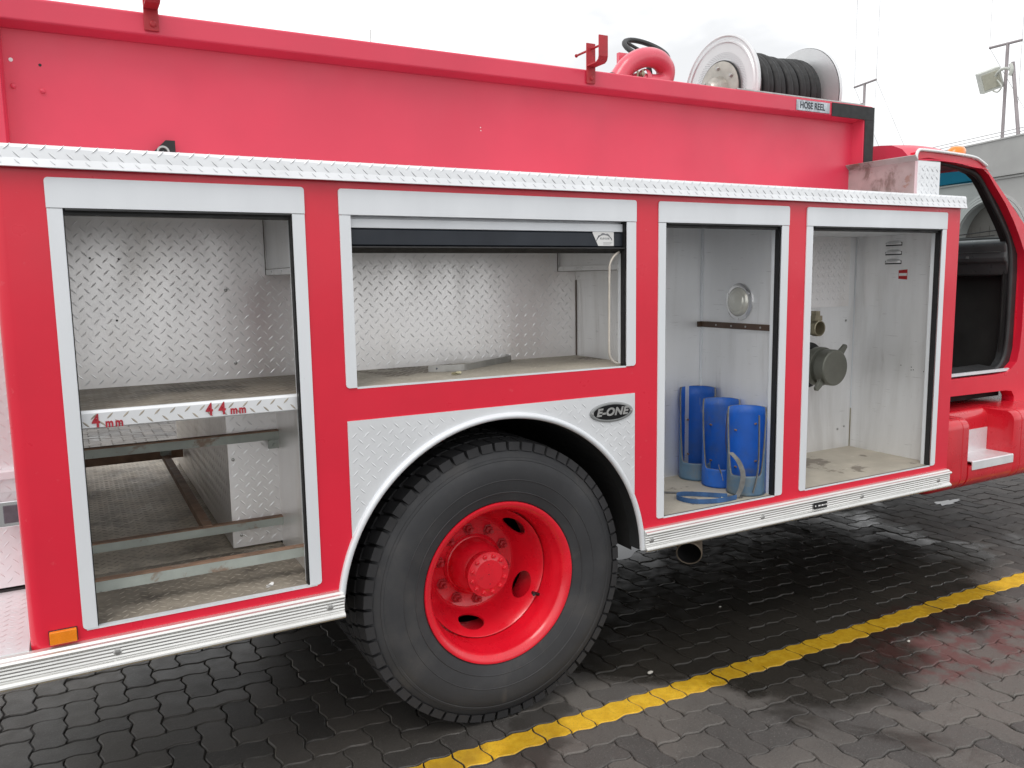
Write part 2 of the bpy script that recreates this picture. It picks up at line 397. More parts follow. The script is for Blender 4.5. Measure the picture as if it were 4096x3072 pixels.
# a rough joint sheet lies under the pavers, the far yard uses the same level
ground = g.build('ground', 'yard'); tag(ground, kind='structure')
X0, X1, Y0, Y1 = -2.0, 9.6, -1.9, 8.2
j = MB(); j.quad((X0, Y0, -.008), (X1, Y0, -.008), (X1, Y1, -.008), (X0, Y1, -.008))
bed = j.build('paving_bed', 'joint'); tag(bed, kind='structure')

def edge_pts(i, jj, hor, k=8):
    A = .0068; out = []
    for q in range(k):
        t = q / k
        s = 4 * t if t < .25 else (2 - 4 * t if t < .75 else 4 * t - 4)
        s = .45 * sin(2 * PI * t) + .55 * s
        if hor: out.append((i + t, jj + A / W0 * s))
        else: out.append((i + A / W0 * s, jj + t))
    return out
def paver_outline(cells):
    i0 = min(c[0] for c in cells); j0 = min(c[1] for c in cells); i1 = max(c[0] for c in cells) + 1; j1 = max(c[1] for c in cells) + 1
    P = []
    for i in range(i0, i1): P += edge_pts(i, j0, True)
    for q in range(j0, j1): P += edge_pts(i1, q, False)
    back = []
    for i in range(i0, i1): back += edge_pts(i, j1, True)
    back.append((i1, j1)); P += back[:0:-1]
    lef = []
    for q in range(j0, j1): lef += edge_pts(i0, q, False)
    lef.append((i0, j1)); P += lef[:0:-1]
    return P
pv = MB(); pv.fixn = False; tint = []
yl = MB(); yl.fixn = False; ytint = []
def inset(P, d):
    n = len(P); out = []
    for a in range(n):
        p0, p1, p2 = Vector(P[a - 1]), Vector(P[a]), Vector(P[(a + 1) % n])
        t = (p2 - p0).normalized(); out.append(p1 + Vector((-t.y, t.x)) * d)
    return out
imin, imax = int((X0 - GX) / W0), int((X1 - GX) / W0); jmin, jmax = int((Y0 - GY) / W0), int((Y1 - GY) / W0)
for jj in range(jmin, jmax):
    for i in range(imin, imax):
        ph = (i - jj) % 4
        if ph == 0: cells = [(i, jj), (i + 1, jj)]
        elif ph == 3: cells = [(i, jj), (i, jj + 1)]
        else: continue
        P = [(GX + a * W0, GY + b * W0) for a, b in paver_outline(cells)]
        n = len(P); tv = random.random(); dz = random.uniform(-.0024, .0018); tx = random.uniform(-.016, .016); ty = random.uniform(-.016, .016)
        cx = sum(p[0] for p in P) / n; cy = sum(p[1] for p in P) / n
        gap = .0016 if GY - .4 < cy < 20 else .0016
        rings = []
        for d, z in ((gap, -.0085), (gap, -.0055), (gap + .0016, -.0022), (gap + .0044, 0)):
            rings.append([(p[0], p[1], z + dz + (p[0] - cx) * tx + (p[1] - cy) * ty) for p in inset(P, d)])
        vs = sum(rings, []); fs = []
        for q in range(3):
            for a in range(n): fs.append((q * n + a, q * n + (a + 1) % n, (q + 1) * n + (a + 1) % n, (q + 1) * n + a))
        cc0 = len(vs); vs.append((cx, cy, dz)); fs += [(3 * n + a, 3 * n + (a + 1) % n, cc0) for a in range(n)]
        pv.add(vs, fs); tint += [tv] * len(vs)
        # paint on the top of the pavers in the yellow row (clipped to that row)
        if jj == 0 or (ph == 3 and jj == -1):
            Q = [(GX + a * W0, GY + b * W0) for a, b in paver_outline([c for c in cells if c[1] == 0])]
            m = len(Q); top = []
            for d, zz in ((gap + .0016, -.0016), (gap + .0048, .0010)):
                top.append([(p[0], p[1], zz + dz + (p[0] - cx) * tx + (p[1] - cy) * ty) for p in inset(Q, d)])
            yl.add(top[0] + top[1], [(a, (a + 1) % m, m + (a + 1) % m, m + a) for a in range(m)] + [tuple(range(m, 2 * m))])
            ytint += [tv] * (2 * m)
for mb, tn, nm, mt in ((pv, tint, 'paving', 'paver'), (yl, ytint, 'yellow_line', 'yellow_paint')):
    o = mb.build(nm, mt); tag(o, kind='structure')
    at = o.data.attributes.new('tint', 'FLOAT', 'POINT'); at.data.foreach_set('value', tn)

ap = MB(); ap.quad((-40, 8.3, -.006), (19, 8.3, -.006), (19, 40, -.006), (-40, 40, -.006)); o = ap.build('added_pale_ground', pbr('added_pale_ground_tone', (.62, .61, .58), .7, 0, .08, 1, dirt=((.45, .44, .41), .8, .5, .7, .5))); tag(o, kind='structure')  # pale ground added to brighten the view through the lower bay
M['water'] = pbr('puddle_water', (.012, .012, .012), .03, 0, .1, 3, rvar=.02)
pd = MB()
def pool(cx, cy, rx, ry, sd):
    rg_ = random.Random(sd); ph = [rg_.uniform(0, 6.28) for _ in range(4)]
    pd.add([(cx + rx * q * cos(a), cy + ry * q * sin(a), .0022) for a, q in [(2 * PI * k / 60, 1 + .22 * sin(3 * 2 * PI * k / 60 + ph[0]) + .14 * sin(7 * 2 * PI * k / 60 + ph[1]) + .08 * sin(13 * 2 * PI * k / 60 + ph[2])) for k in range(60)]], [tuple(range(60))])
pool(2.95, 1.55, .34, .26, 3); pool(4.95, 1.42, .16, .05, 5); pool(5.45, 1.0, .12, .04, 8)
o = pd.build('puddle', 'water'); tag(o, kind='structure')
# ------------------------------------------------------------------ the fire truck
truck = empty('fire_truck', (1.9, 1.1, 0))
tag(truck, 'red fire truck with open side lockers and red rear wheel, parked on wet pavers', 'fire truck')
ZB, ZH, ZT = .683, 1.849, 1.929            # opening bottom, header bottom, header top
DOORS = [(-.030, .008, .613, .652, ZB), (.757, .794, 1.855, 1.899, 1.307), (2.004, 2.041, 2.659, 2.701, ZB), (2.805, 2.846, 3.734, 3.768, ZB)]
AX, AZ = 1.329, .532                        # wheel axis
CX, CZ, RO = 1.320, .553, .622              # arch

# front skin with openings
def rect(x0, x1, z0, z1): return [(x0, z0), (x1, z0), (x1, z1), (x0, z1)]
outer = [(-.125, .645), (.735, .645), (.735, .62)]
arch = [(CX + (RO - .012) * cos(a), CZ + (RO - .012) * sin(a)) for a in [PI - .03 - (PI - .06) * k / 48 for k in range(49)]]
outer = [(-.125, .640)] + [(arch[0][0], .640)] + arch[4:-4] + [(arch[-1][0], .640), (3.871, .640), (3.871, 1.953), (-.125, 1.953)]
holes = [rect(d[0] + .010, d[3] - .010, d[4] + .0, ZT - .010) for d in DOORS]
skin = shape2d('body_panel', [outer] + holes, 0, .018, 'red', truck)
cr = MB()                                   # rounded rear corner and the rear wall behind it
cr.lathe([(.035, 0), (.035, 1.313)], (-.125, .035, .640), 'z', 8, PI, 1.5 * PI)
cr.quad((-.16, .035, .640), (-.16, 2.34, .640), (-.16, 2.34, 1.953), (-.16, .035, 1.953))
cr.build('rear_corner', 'red', truck, smooth=40)
sh = MB()                                   # far side, front and top of the body
sh.box(3.845, 3.868, .02, 2.36, .64, 1.95); sh.mi = 1; sh.box(-.15, 3.845, 0.62, 1.9, 1.955, 1.985); sh.mi = 0
sh.box(-.14, .0, 2.36, 2.38, .62, 1.95); sh.box(.64, 3.868, 2.36, 2.38, .62, 1.95); sh.box(0, .64, 2.36, 2.38, 1.235, 1.95); sh.box(-.0, .64, 2.36, 2.38, .62, .68)
sh.build('body_shell', ['red', 'alu_wall'], truck)

# ledge with bright tread plate edge
led = MB()
prof = [(.0, 2.004), (-.004, 2.010), (-.014, 2.008), (-.019, 2.000), (-.021, 1.973), (-.027, 1.951), (-.024, 1.9495), (-.012, 1.953), (.0, 1.9535)]
led.prism_x(prof[:], -.168, 3.884)
led.prism_x([(.0, 2.004), (.0, 1.9555), (.55, 1.9555), (.55, 2.006)], -.165, 3.872)
led.treads((-.166, -.0212, 1.972), (1, 0, 0), (0, .06, 1), 4.046, .040, c=.0285, hgt=.0016, dv=.0088, L=.88, mar=.28)
led.treads((-.166, -.0272, 1.951), (1, 0, 0), (0, .006, .022), 4.046, .025, c=.0285, hgt=.0013, dv=.0125, L=.66, mar=.28)
led.build('ledge', 'alu_plate', truck)

# hosebed side wall
hb = MB()
Yl, Yp, zl, zt = .44, .50, 2.437, 2.506
hb.prism_x([(Yl, zl), (Yl, zt - .004), (Yl + .006, zt), (.62, zt), (.62, zt - .01), (Yp + .012, zt - .012), (Yp, 2.424)], -.185, 3.768)
hb.box(-.18, 3.70, Yp, Yp + .012, 1.99, 2.430)
hb.prism([(3.703, Yl, 1.99), (3.768, Yl, 1.99), (3.768, .56, 1.99), (3.69, .56, 1.99), (3.688, Yp, 1.99)], (0, 0, zl - 1.99))
hb.prism([(-.123, Yl, 1.99), (-.115, Yp, 1.99), (-.185, Yp, 1.99), (-.185, Yl, 1.99)], (0, 0, zl - 1.99))
hosebed = hb.build('hosebed_wall', 'red_faded_glare', truck, bevel=.004)
bt = MB()
for x, z in ((-.095, 2.255), (-.017, 2.247)): bt.lathe([(.007, 0), (.007, -.006), (.0045, -.008), (.0001, -.008)], (x, Yp, z), 'y', 12)
bt.mi = 1
for x, z in ((-.018, 2.325),): bt.lathe([(.0045, -.0006), (.0001, -.0006)], (x, Yp, z), 'y', 12)
bt.mi = 2
for x, z, r in ((-.095, 2.333, .006), (1.505, 2.247, .0022), (1.506, 2.235, .0022)): bt.lathe([(r, -.0007), (.0001, -.0007)], (x, Yp, z), 'y', 12)
split_islands(bt.build('rivet', ['red_faded_glare', 'black', 'white'], hosebed, smooth=40))
eg = MB()                                   # black edge guard
eg.box(3.455, 3.771, Yl - .005, Yl - .001, 2.433, 2.500); eg.box(3.704, 3.771, Yl - .005, Yl - .001, 2.0, 2.433)
eg.box(3.7695, 3.774, Yl - .005, .52, 2.0, 2.500)
eg.build('edge_guard', 'hose', hosebed, bevel=.0015)
tr = MB(); tr.box(2.82, 3.70, Yl + .004, Yl + .016, zt, zt + .006); tr.box(3.70, 3.716, Yl + .01, Yl + .03, zt, zt + .014)
tr.build('top_trim', 'steel', hosebed)
npl = MB(); npl.box(3.204, 3.439, Yl - .003, Yl - .0005, 2.443, 2.494)
plate = npl.build('name_plate', pbr('name_plate_metal', (.40, .43, .46), .3, .6, .35, 26, stretch=(1, 1, .3)), hosebed, bevel=.001)
text_mesh('sign_lettering', 'HOSE REEL', .044, 'navy', (3.316, Yl - .0032, 2.468), plate, .0004, space=1.0, xscale=.82, offset=.0010)
def bracket(name, x, full):
    b = MB(); y = Yl - .003
    b.box(x - .022, x + .022, y - .006, y, 2.449, 2.61)
    b.lathe([(.010, 0), (.010, -.004), (.007, -.007), (.0001, -.007)], (x + .004, y - .006, 2.470), 'y', 14)
    # J arm: out towards the viewer then up
    x2 = x + .012
    path = [(x, y - .006, 2.518), (x, y - .075, 2.518), (x, y - .088, 2.525), (x, y - .093, 2.538), (x, y - .093, 2.62)]
    b.ribbon(path, (.044, 0, 0), .003)
    if full:
        b.tube([(x + .004, y + .11, 2.588), (x + .004, y - .093, 2.588)], .005, 8)
        b.tube([(x + .004, y + .11, 2.588), (x + .004, y + .115, 2.588)], .008, 8)
    b.build(name, 'red_dusty', hosebed, bevel=.0015)
bracket('ladder_bracket', .304, False); bracket('ladder_bracket', 1.992, True)
bb = MB(); bb.prism([(.272, .47, 2.005), (.355, .47, 2.005), (.355, .47, 2.117), (.326, .47, 2.117), (.285, .47, 2.075), (.272, .47, 2.06)], (0, .012, 0))
bb.mi = 1; bb.lathe([(.017, 0), (.020, -.004), (.014, -.004), (.012, 0)], (.316, .468, 2.078), 'y', 20)
bb.build('hold_down', ['black', 'steel'], hosebed)

# aluminium box standing on the front of the ledge
bx = MB(); bx.box(3.672, 3.845, .10, .115, 1.99, 2.182)
bx.treads((3.674, .0995, 1.995), (1, 0, 0), (0, 0, 1), .169, .184, c=.026, hgt=.002, W=.3)
bx.mi = 1
bx.box(3.672, 3.684, .115, .52, 1.99, 2.182); bx.box(3.672, 3.845, .10, .52, 2.182, 2.185); bx.prism([(3.672, .10, 2.1822), (3.672, .54, 2.1822), (3.644, .555, 2.206), (3.647, .10, 2.206)], (.003, 0, .003))
bx.mi = 2; bx.box(3.668, 3.673, .135, .141, 2.0, 2.028)
bx.build('ledge_box', ['alu_plate', 'alu_box', 'black'], truck)

# ---- lockers
def liner(name, x0, x1, yb, z0, z1, back='alu_in', wall='alu_wall', treadback=True, sub=None):
    l = MB()
    l.quad((x0, yb, z0), (x1, yb, z0), (x1, yb, z1), (x0, yb, z1))
    if treadback: l.treads((x0, yb - .0003, z0), (1, 0, 0), (0, 0, 1), x1 - x0, z1 - z0, sub)
    l.mi = 1
    l.quad((x0, .02, z0), (x0, yb, z0), (x0, yb, z1), (x0, .02, z1)); l.quad((x1, .02, z0), (x1, yb, z0), (x1, yb, z1), (x1, .02, z1))
    l.quad((x0, .02, z1), (x1, .02, z1), (x1, yb, z1), (x0, yb, z1))
    l.fixn = False
    return l.build(name, [back, wall], truck)
def rubber_seal(d, par):
    s = MB()
    s.box(d[2] - .004, d[2] + .003, .006, .030, d[4] + .001, ZH); s.build('rubber_seal', 'black', par)
    s = MB(); s.box(d[1] - .003, d[1] + .003, .006, .030, d[4] + .001, ZH); s.build('rubber_seal', 'black', par)
def door_frame(d, lip=True):
    x0, xi0, xi1, x1, zb = d
    f = shape2d('door_frame', [rrect(x0, x1, ZH + .0006, ZT, .010, 'tl tr')], -.006, .006, 'alu', truck, .001)
    me = f.data
    k = MB()
    k.prism([(x, -.0045, z) for x, z in rrect(x0 + .001, xi0, zb, ZH - .0006, .012, 'bl')], (0, .0045, 0))
    k.box(xi0 - .002, xi0 + .0005, 0, .045, zb, ZH); k.build('side_rail', 'alu', f, bevel=.0008); k = MB()
    k.prism([(x, -.0045, z) for x, z in rrect(xi1, x1 - .001, zb, ZH - .0006, .012, 'br')], (0, .0045, 0)); k.box(xi1 - .0005, xi1 + .002, .030, .052, zb, ZH)
    k.build('side_rail', 'alu', f, bevel=.0008)
    rubber_seal(d, f)
    if lip:
        r = MB(); r.box(xi0 + .006, xi1 - .006, -.010, .012, ZH - .006, ZH - .001); r.box(xi0 + .002, xi1 - .002, .014, .050, ZH - .016, ZH + .03)
        r.build('door_edge', 'seal', f, bevel=.001)
    return f
frames = [door_frame(d, k != 1) for k, d in enumerate(DOORS)]

# locker 1: upper bay with shelf, lower bay running right through the truck
l1 = liner('locker', -.02, .752, .582, 1.297, 1.872)
lb = MB(); lb.fixn = False
lb.quad((-.02, .02, ZB), (-.02, 2.36, ZB), (-.02, 2.36, 1.245), (-.02, .02, 1.245))
lb.quad((.637, .02, ZB), (.637, .476, ZB), (.637, .476, 1.245), (.637, .02, 1.245))
lb.treads((.6368, .02, ZB), (0, 1, 0), (0, 0, 1), .456, .56)
lb.quad((.462, .476, ZB + .012), (.637, .476, ZB + .012), (.637, .476, 1.245), (.462, .476, 1.245))
lb.treads((.462, .4757, ZB + .012), (1, 0, 0), (0, 0, 1), .175, .55)
lb.quad((.462, .476, ZB + .012), (.462, 2.12, ZB + .012), (.462, 2.12, 1.245), (.462, .476, 1.245))
lb.treads((.4618, 2.12, ZB + .012), (0, -1, 0), (0, 0, 1), 1.64, .55)
lb.quad((.462, 2.12, ZB), (.637, 2.12, ZB), (.637, 2.12, 1.245), (.462, 2.12, 1.245)); lb.quad((.637, 2.12, ZB), (.637, 2.36, ZB), (.637, 2.36, 1.245), (.637, 2.12, 1.245))
lb.quad((.462, .476, ZB + .012), (.637, .476, ZB + .012), (.637, 2.12, ZB + .012), (.462, 2.12, ZB + .012))
lb.build('lower_bay', 'alu_in', l1)
fl = MB(); fl.quad((-.02, .0, ZB), (.637, .0, ZB), (.637, .47, ZB), (-.02, .47, ZB)); fl.mi = 2; fl.quad((-.02, .47, ZB), (.637, .47, ZB), (.637, 2.37, ZB), (-.02, 2.37, ZB)); fl.mi = 0
fl.treads((-.02, .02, ZB), (1, 0, 0), (0, 1, 0), .657, 2.34, c=.029, hgt=.0016)
fl.mi = 1; fl.box(-.02, .637, -.002, .016, ZB - .004, ZB + .0015)
fl.build('locker_floor', ['floor_dirty', 'alu', 'floor_mid'], l1)
sf = MB(); sf.quad((-.02, .04, 1.2972), (.752, .04, 1.2972), (.752, .582, 1.2972), (-.02, .582, 1.2972)); sf.treads((-.02, .05, 1.2972), (1, 0, 0), (0, 1, 0), .77, .52)
sf.mi = 1; sf.prism_x([(.034, 1.247), (.030, 1.250), (.030, 1.290), (.036, 1.2976), (.046, 1.2978), (.046, 1.245)], -.02, .640)
sf.treads((-.02, .0298, 1.250), (1, 0, 0), (0, 0, 1), .66, .042, c=.029, dv=.010, L=.84, mar=.28)
sf.box(-.02, .752, .05, 2.35, 1.244, 1.2965)
shelf = sf.build('shelf', ['floor_dirty', 'alu_plate'], l1)
for x in (.068, .318): pass
def stencil(s, x, z, size):
    text_mesh('stencil_lettering', s, size, 'redpaint_stencil', (x, .0268, z), shelf, .0002, space=1.1 if '4' in s else 1.3, offset=.0012, xscale=.8)
stencil('4', .046, 1.2665, .052); stencil('mm', .092, 1.259, .034)
stencil('4 4', .366, 1.272, .052); stencil('mm', .430, 1.265, .034)
hbx = MB(); hbx.box(.655, .7515, .05, .581, 1.69, 1.871); hbx.box(.650, .7515, .05, .581, 1.672, 1.692)
for y in (.48, .33, .15): hbx.lathe([(.005, 0), (.004, -.003), (.0001, -.003)], (.650, y, 1.682), 'x', 10)
hbx.mi = 1; hbx.box(.6485, .651, .5785, .5815, 1.672, 1.871); hbx.box(.6495, .6505, .06, .58, 1.6915, 1.6935); hbx.mi = 0
hbx.build('door_spring_housing', ['alu_wall', 'brown'], l1, bevel=.002)
rb = MB()
for x, z in ((.505, 1.62), (.525, 1.355), (.0, 0),): 
    if z: rb.lathe([(.006, 0), (.006, -.003), (.003, -.005), (.0001, -.005)], (x, .581, z), 'y', 12)
for x, z in ((.478, 1.02), (.492, .74)): rb.lathe([(.006, 0), (.006, -.003), (.003, -.005), (.0001, -.005)], (x, .4755, z), 'y', 12)
rb.mi = 1
for x, z in ((.078, 1.735), (.165, 1.732), (.145, 1.525), (.010, 1.62)): rb.lathe([(.0035, -.0025), (.0001, -.0025)], (x, .581, z), 'y', 10)
split_islands(rb.build('rivet', ['steel', 'black'], l1, smooth=40))
def angle_bar(x0, x1, y, z0, z1, mat='bar_paint', top=.03, n='support_bar'):
    a = MB(); a.box(x0, x1, y, y + .004, z0, z1); a.mi = 1; a.box(x0, x1, y, y + top, z1, z1 + .004)
    return a.build(n, [mat, 'bar_rust'], l1, bevel=.0008)
angle_bar(-.02, .637, .445, 1.083, 1.112); angle_bar(-.02, .637, .445, .764, .792); angle_bar(-.02, .6365, .10, .748, .780, top=.028)
angle_bar(-.02, .46, 1.85, .775, .812, 'bar_rust')
ab = MB(); ab.box(.360, .392, .45, 1.85, .797, .801); ab.box(.360, .364, .45, 1.85, .772, .797); ab.mi = 1
ab.box(.596, .634, .438, .4445, 1.052, 1.083)
ab.lathe([(.006, 0), (.004, -.004), (.0001, -.004)], (.615, .438, 1.066), 'y', 8)
ab.box(.352, .400, 1.80, 1.846, .80, .842); ab.build('cross_bar', ['bar_rust', 'bar_paint'], l1, bevel=.0008)

# locker 2 over the wheel, roller door partly down
l2 = liner('locker', .772, 1.949, .489, 1.307, 1.872)
f2 = MB(); f2.quad((.772, .0, 1.307), (1.949, .0, 1.307), (1.949, .489, 1.307), (.772, .489, 1.307)); f2.treads((.79, .02, 1.307), (1, 0, 0), (0, 1, 0), 1.15, .46)
f2.mi = 1; f2.box(.795, 1.855, -.001, .010, 1.303, 1.3085)
f2.build('locker_floor', ['floor_beige', 'alu'], l2)
hb2 = MB(); hb2.box(1.862, 1.948, .04, .488, 1.692, 1.871); hb2.box(1.855, 1.948, .04, .488, 1.672, 1.694)
for y in (.44, .3, .12): hb2.lathe([(.005, 0), (.004, -.003), (.0001, -.003)], (1.855, y, 1.683), 'x', 10)
hb2.box(1.9455, 1.9485, .04, .488, 1.635, 1.672)
for y in (.47, .25): hb2.lathe([(.006, 0), (.004, -.003), (.0001, -.003)], (1.9455, y, 1.648), 'x', 10)
for z, y in ((1.42, .33), (1.415, .19)): hb2.lathe([(.004, 0), (.003, -.003), (.0001, -.003)], (1.9485, y, z), 'x', 10)
cs = MB(); cs.box(1.9455, 1.9488, .4845, .4888, 1.308, 1.636); cs.build('corner_seam', 'brown', l2)
hb2.mi = 1; hb2.box(1.8535, 1.8562, .4855, .4885, 1.672, 1.871); hb2.box(1.8535, 1.856, .06, .486, 1.6712, 1.673); hb2.mi = 0
hb2.build('door_spring_housing', ['alu_wall', 'brown'], l2, bevel=.002)
rd = MB(); rd.box(.797, 1.852, .018, .034, 1.812, 1.842); rd.box(.797, 1.852, .030, .048, 1.838, 1.88)
rdo = rd.build('roller_door', 'alu', frames[1], bevel=.002)
db = MB(); db.prism_x([(.026, 1.8125), (.020, 1.806), (.020, 1.760), (.026, 1.756), (.045, 1.756), (.045, 1.8125)], .797, 1.852)
db.build('bottom_bar', 'navy', frames[1], bevel=.001)
ds = MB(); ds.prism_x([(.006, 1.7545), (.004, 1.750), (.018, 1.744), (.030, 1.734), (.046, 1.734), (.046, 1.7545)], .797, 1.864)
ds.build('bottom_seal', 'black', frames[1], bevel=.001)
lp = MB(); lp.prism([(1.716, .0195, 1.812), (1.811, .0195, 1.812), (1.811, .0195, 1.7605), (1.741, .0195, 1.7605), (1.716, .0195, 1.807)], (0, -.001, 0))
lp.mi = 1
for k in range(26):
    a = 2.75 - 2.3 * k / 25; r = .034; hh = .004 + .004 * abs(sin(k * 2.7)) * (1 if 3 < k < 21 else .3); x = 1.768 + r * 1.1 * cos(a); z = 1.766 + r * sin(a)
    lp.box(x - .0011, x + .0011, .0180, .0184, z, z + hh)
for k in range(3): lp.box(1.763, 1.803 - .004 * k, .0180, .0184, 1.7725 - .004 * k, 1.7732 - .004 * k)
lab = lp.build('maker_label', ['white', 'print'], frames[1])
text_mesh('label_lettering', 'ROLLER DOORS', .0095, 'print', (1.770, .0184, 1.787), lab, .0002, xscale=.62, offset=.0001)
pc = MB(); pth = [(1.852, .035, 1.741), (1.832, .022, 1.736), (1.805, .012, 1.720), (1.788, .010, 1.694), (1.785, .010, 1.66), (1.784, .010, 1.5), (1.784, .010, 1.38), (1.790, .012, 1.345), (1.812, .018, 1.325), (1.852, .035, 1.312)]
pc.tube(smooth_path(pth, 6), .0042, 8); pc.build('pull_cord', 'cord', frames[1], smooth=60)

# locker 3
l3 = liner('locker', 2.02, 2.682, .512, ZB, 1.872, 'alu_wall', 'alu_wall', False)
f3 = MB(); f3.quad((2.02, .0, ZB), (2.682, .0, ZB), (2.682, .512, ZB), (2.02, .512, ZB)); f3.mi = 1; f3.box(2.042, 2.658, -.001, .008, ZB - .004, ZB + .001)
f3.build('locker_floor', ['floor_beige', 'alu'], l3)
sm = MB(); sm.box(2.674, 2.682, .503, .5115, ZB, 1.87); sm.build('corner_seam', 'alu', l3)
ra = MB(); ra.box(2.674, 2.6815, .045, .511, 1.401, 1.428); ra.box(2.655, 2.674, .500, .511, 1.402, 1.427); ra.mi = 1
for y in (.40, .30, .21, .12): ra.lathe([(.0045, 0), (.0045, -.002), (.0001, -.003)], (2.674, y, 1.414), 'x', 10)
ra.build('wall_strip', ['brown', 'steel'], l3)
la = MB(); c = (2.6815, .258, 1.525)
la.lathe([(.084, 0), (.084, -.004), (.074, -.010), (.066, -.010), (.064, -.004)], c, 'x', 48); la.mi = 1
la.lathe([(.065, -.006), (.061, -.016), (.050, -.022), (.047, -.022), (.043, -.026), (.034, -.029), (.031, -.029), (.025, -.032), (.001, -.034)], c, 'x', 48)
la.mi = 0
for a in (.5, 2.6, 4.7): la.lathe([(.005, 0), (.004, -.004), (.0001, -.004)], (c[0] - .008, c[1] + .075 * cos(a), c[2] + .075 * sin(a)), 'x', 10)
la.build('locker_lamp', ['chrome', 'lens'], l3, smooth=40)

# locker 4
l4 = liner('locker', 2.83, 3.802, .537, ZB, 1.872, 'alu_wall', 'alu_wall', False)
f4 = MB(); f4.quad((2.83, .0, ZB), (3.802, .0, ZB), (3.802, .537, ZB), (2.83, .537, ZB)); f4.mi = 1; f4.box(2.847, 3.733, -.001, .008, ZB - .004, ZB + .001)
f4.build('locker_floor', ['floor_beige', 'alu'], l4)
dp = MB(); dp.box(2.832, 3.742, .527, .535, 1.468, 1.845); dp.treads((2.84, .5268, 1.472), (1, 0, 0), (0, 0, 1), .89, .37)
dp.build('tread_panel', 'alu_in', l4)
cl = MB(); cl.box(2.832, 3.80, .06, .53, 1.838, 1.85); cl.build('ceiling_plate', 'alu', l4)
for z in (1.795, 1.748, 1.701):
    lv = MB(); n = 12; y0, y1 = .352, .262; vs = []
    for k in range(n + 1):
        t = k / n; y = y0 + (y1 - y0) * t; e = math.sqrt(max(0, 1 - (2 * t - 1) ** 4))
        vs += [(3.8015, y, z + .016 * e), (3.8015 - .010 * e, y, z + .011 * e), (3.8015 - .018 * e, y, z - .002 * e), (3.8015 - .016 * e, y, z - .006)]
    lv.add(vs, [(k * 4 + q, k * 4 + q + 1, k * 4 + 5 + q, k * 4 + 4 + q) for k in range(n) for q in range(3)])
    lv.mi = 1; lv.quad((3.8010, y0 + .003, z - .012), (3.8010, y1 - .003, z - .012), (3.8010, y1 - .003, z + .006), (3.8010, y0 + .003, z + .006))
    lv.build('louvre', ['alu_wall', 'black'], l4, smooth=50)
stk = MB(); stk.prism([(3.8008, .272, 1.657), (3.8008, .222, 1.661), (3.8008, .222, 1.609), (3.8008, .272, 1.613)], (-.0006, 0, 0)); stk.mi = 1; stk.box(3.7998, 3.8003, .224, .270, 1.628, 1.642)
stk.build('red_sticker', [pbr('sticker_red', (.45, .012, .014), .5), 'white'], l4)
cs4 = MB(); cs4.box(3.7985, 3.8017, .5335, .5368, ZB, .90); cs4.build('corner_seam', 'brass', l4); cs4 = MB(); cs4.box(3.797, 3.8017, .532, .5368, .90, 1.84); cs4.build('corner_seam', 'alu', l4)
ol = MB()                                   # open discharge elbow with clamp block
oc = (3.374, .40, 1.368)
ol.lathe([(.032, .10), (.032, .002), (.035, -.004), (.040, -.002), (.041, .012), (.041, .03), (.037, .034), (.037, .137)], oc, 'y', 32)
ol.mi = 1; ol.lathe([(.032, .06), (.0001, .06)], oc, 'y', 32)
ol.mi = 0; ol.box(3.345, 3.398, .405, .45, 1.407, 1.432); ol.box(3.355, 3.386, .41, .44, 1.432, 1.456); ol.tube([(3.365, .43, 1.40), (3.365, .43, 1.45)], .014, 10)
ol.build('discharge_outlet', ['brass', 'bar_rust'], l4, smooth=40)
cp = MB(); cc = (3.452, .36, 1.163)
cp.lathe([(.0001, -.003), (.088, -.003), (.093, .002), (.094, .012), (.094, .055), (.090, .060), (.086, .060), (.086, .075), (.100, .075), (.102, .08), (.102, .115), (.098, .12), (.085, .12), (.085, .175)], cc, 'y', 48)
for sg in (1, -1):
    a = .80 if sg > 0 else .80 + PI; u = Vector((cos(a), 0, sin(a))); w = Vector((-sin(a), 0, cos(a)))
    p = Vector(cc) + Vector((0, .028, 0))
    pts = [p + u * .088 + w * .020, p + u * .150 + w * .012, p + u * .156, p + u * .150 - w * .012, p + u * .088 - w * .020]
    cp.prism([q + Vector((0, -.008, 0)) for q in pts], (0, .016, 0))
    cp.tube([p + u * .098, p + u * .143], .0055, 8)
cp.mi = 1; cp.lathe([(.122, .174), (.085, .174)], cc, 'y', 40)
cp.build('suction_cap', ['bronze', 'black'], l4, smooth=35, bevel=.0012)
rv = MB()
for x, z in ((3.737, 1.39), (3.748, 1.125), (3.752, .80), (3.70, .79)): rv.lathe([(.006, 0), (.006, -.003), (.003, -.004), (.0001, -.004)], (x, .536, z), 'y', 12)
rv.mi = 1
for y, z in ((.235, 1.165), (.175, 1.160), (.175, 1.145), (.163, 1.147), (.105, 1.143), (.095, 1.143)): rv.lathe([(.0028, -.0006), (.0001, -.0006)], (3.8018, y, z), 'x', 8)
split_islands(rv.build('rivet', ['steel', 'black'], l4, smooth=40))

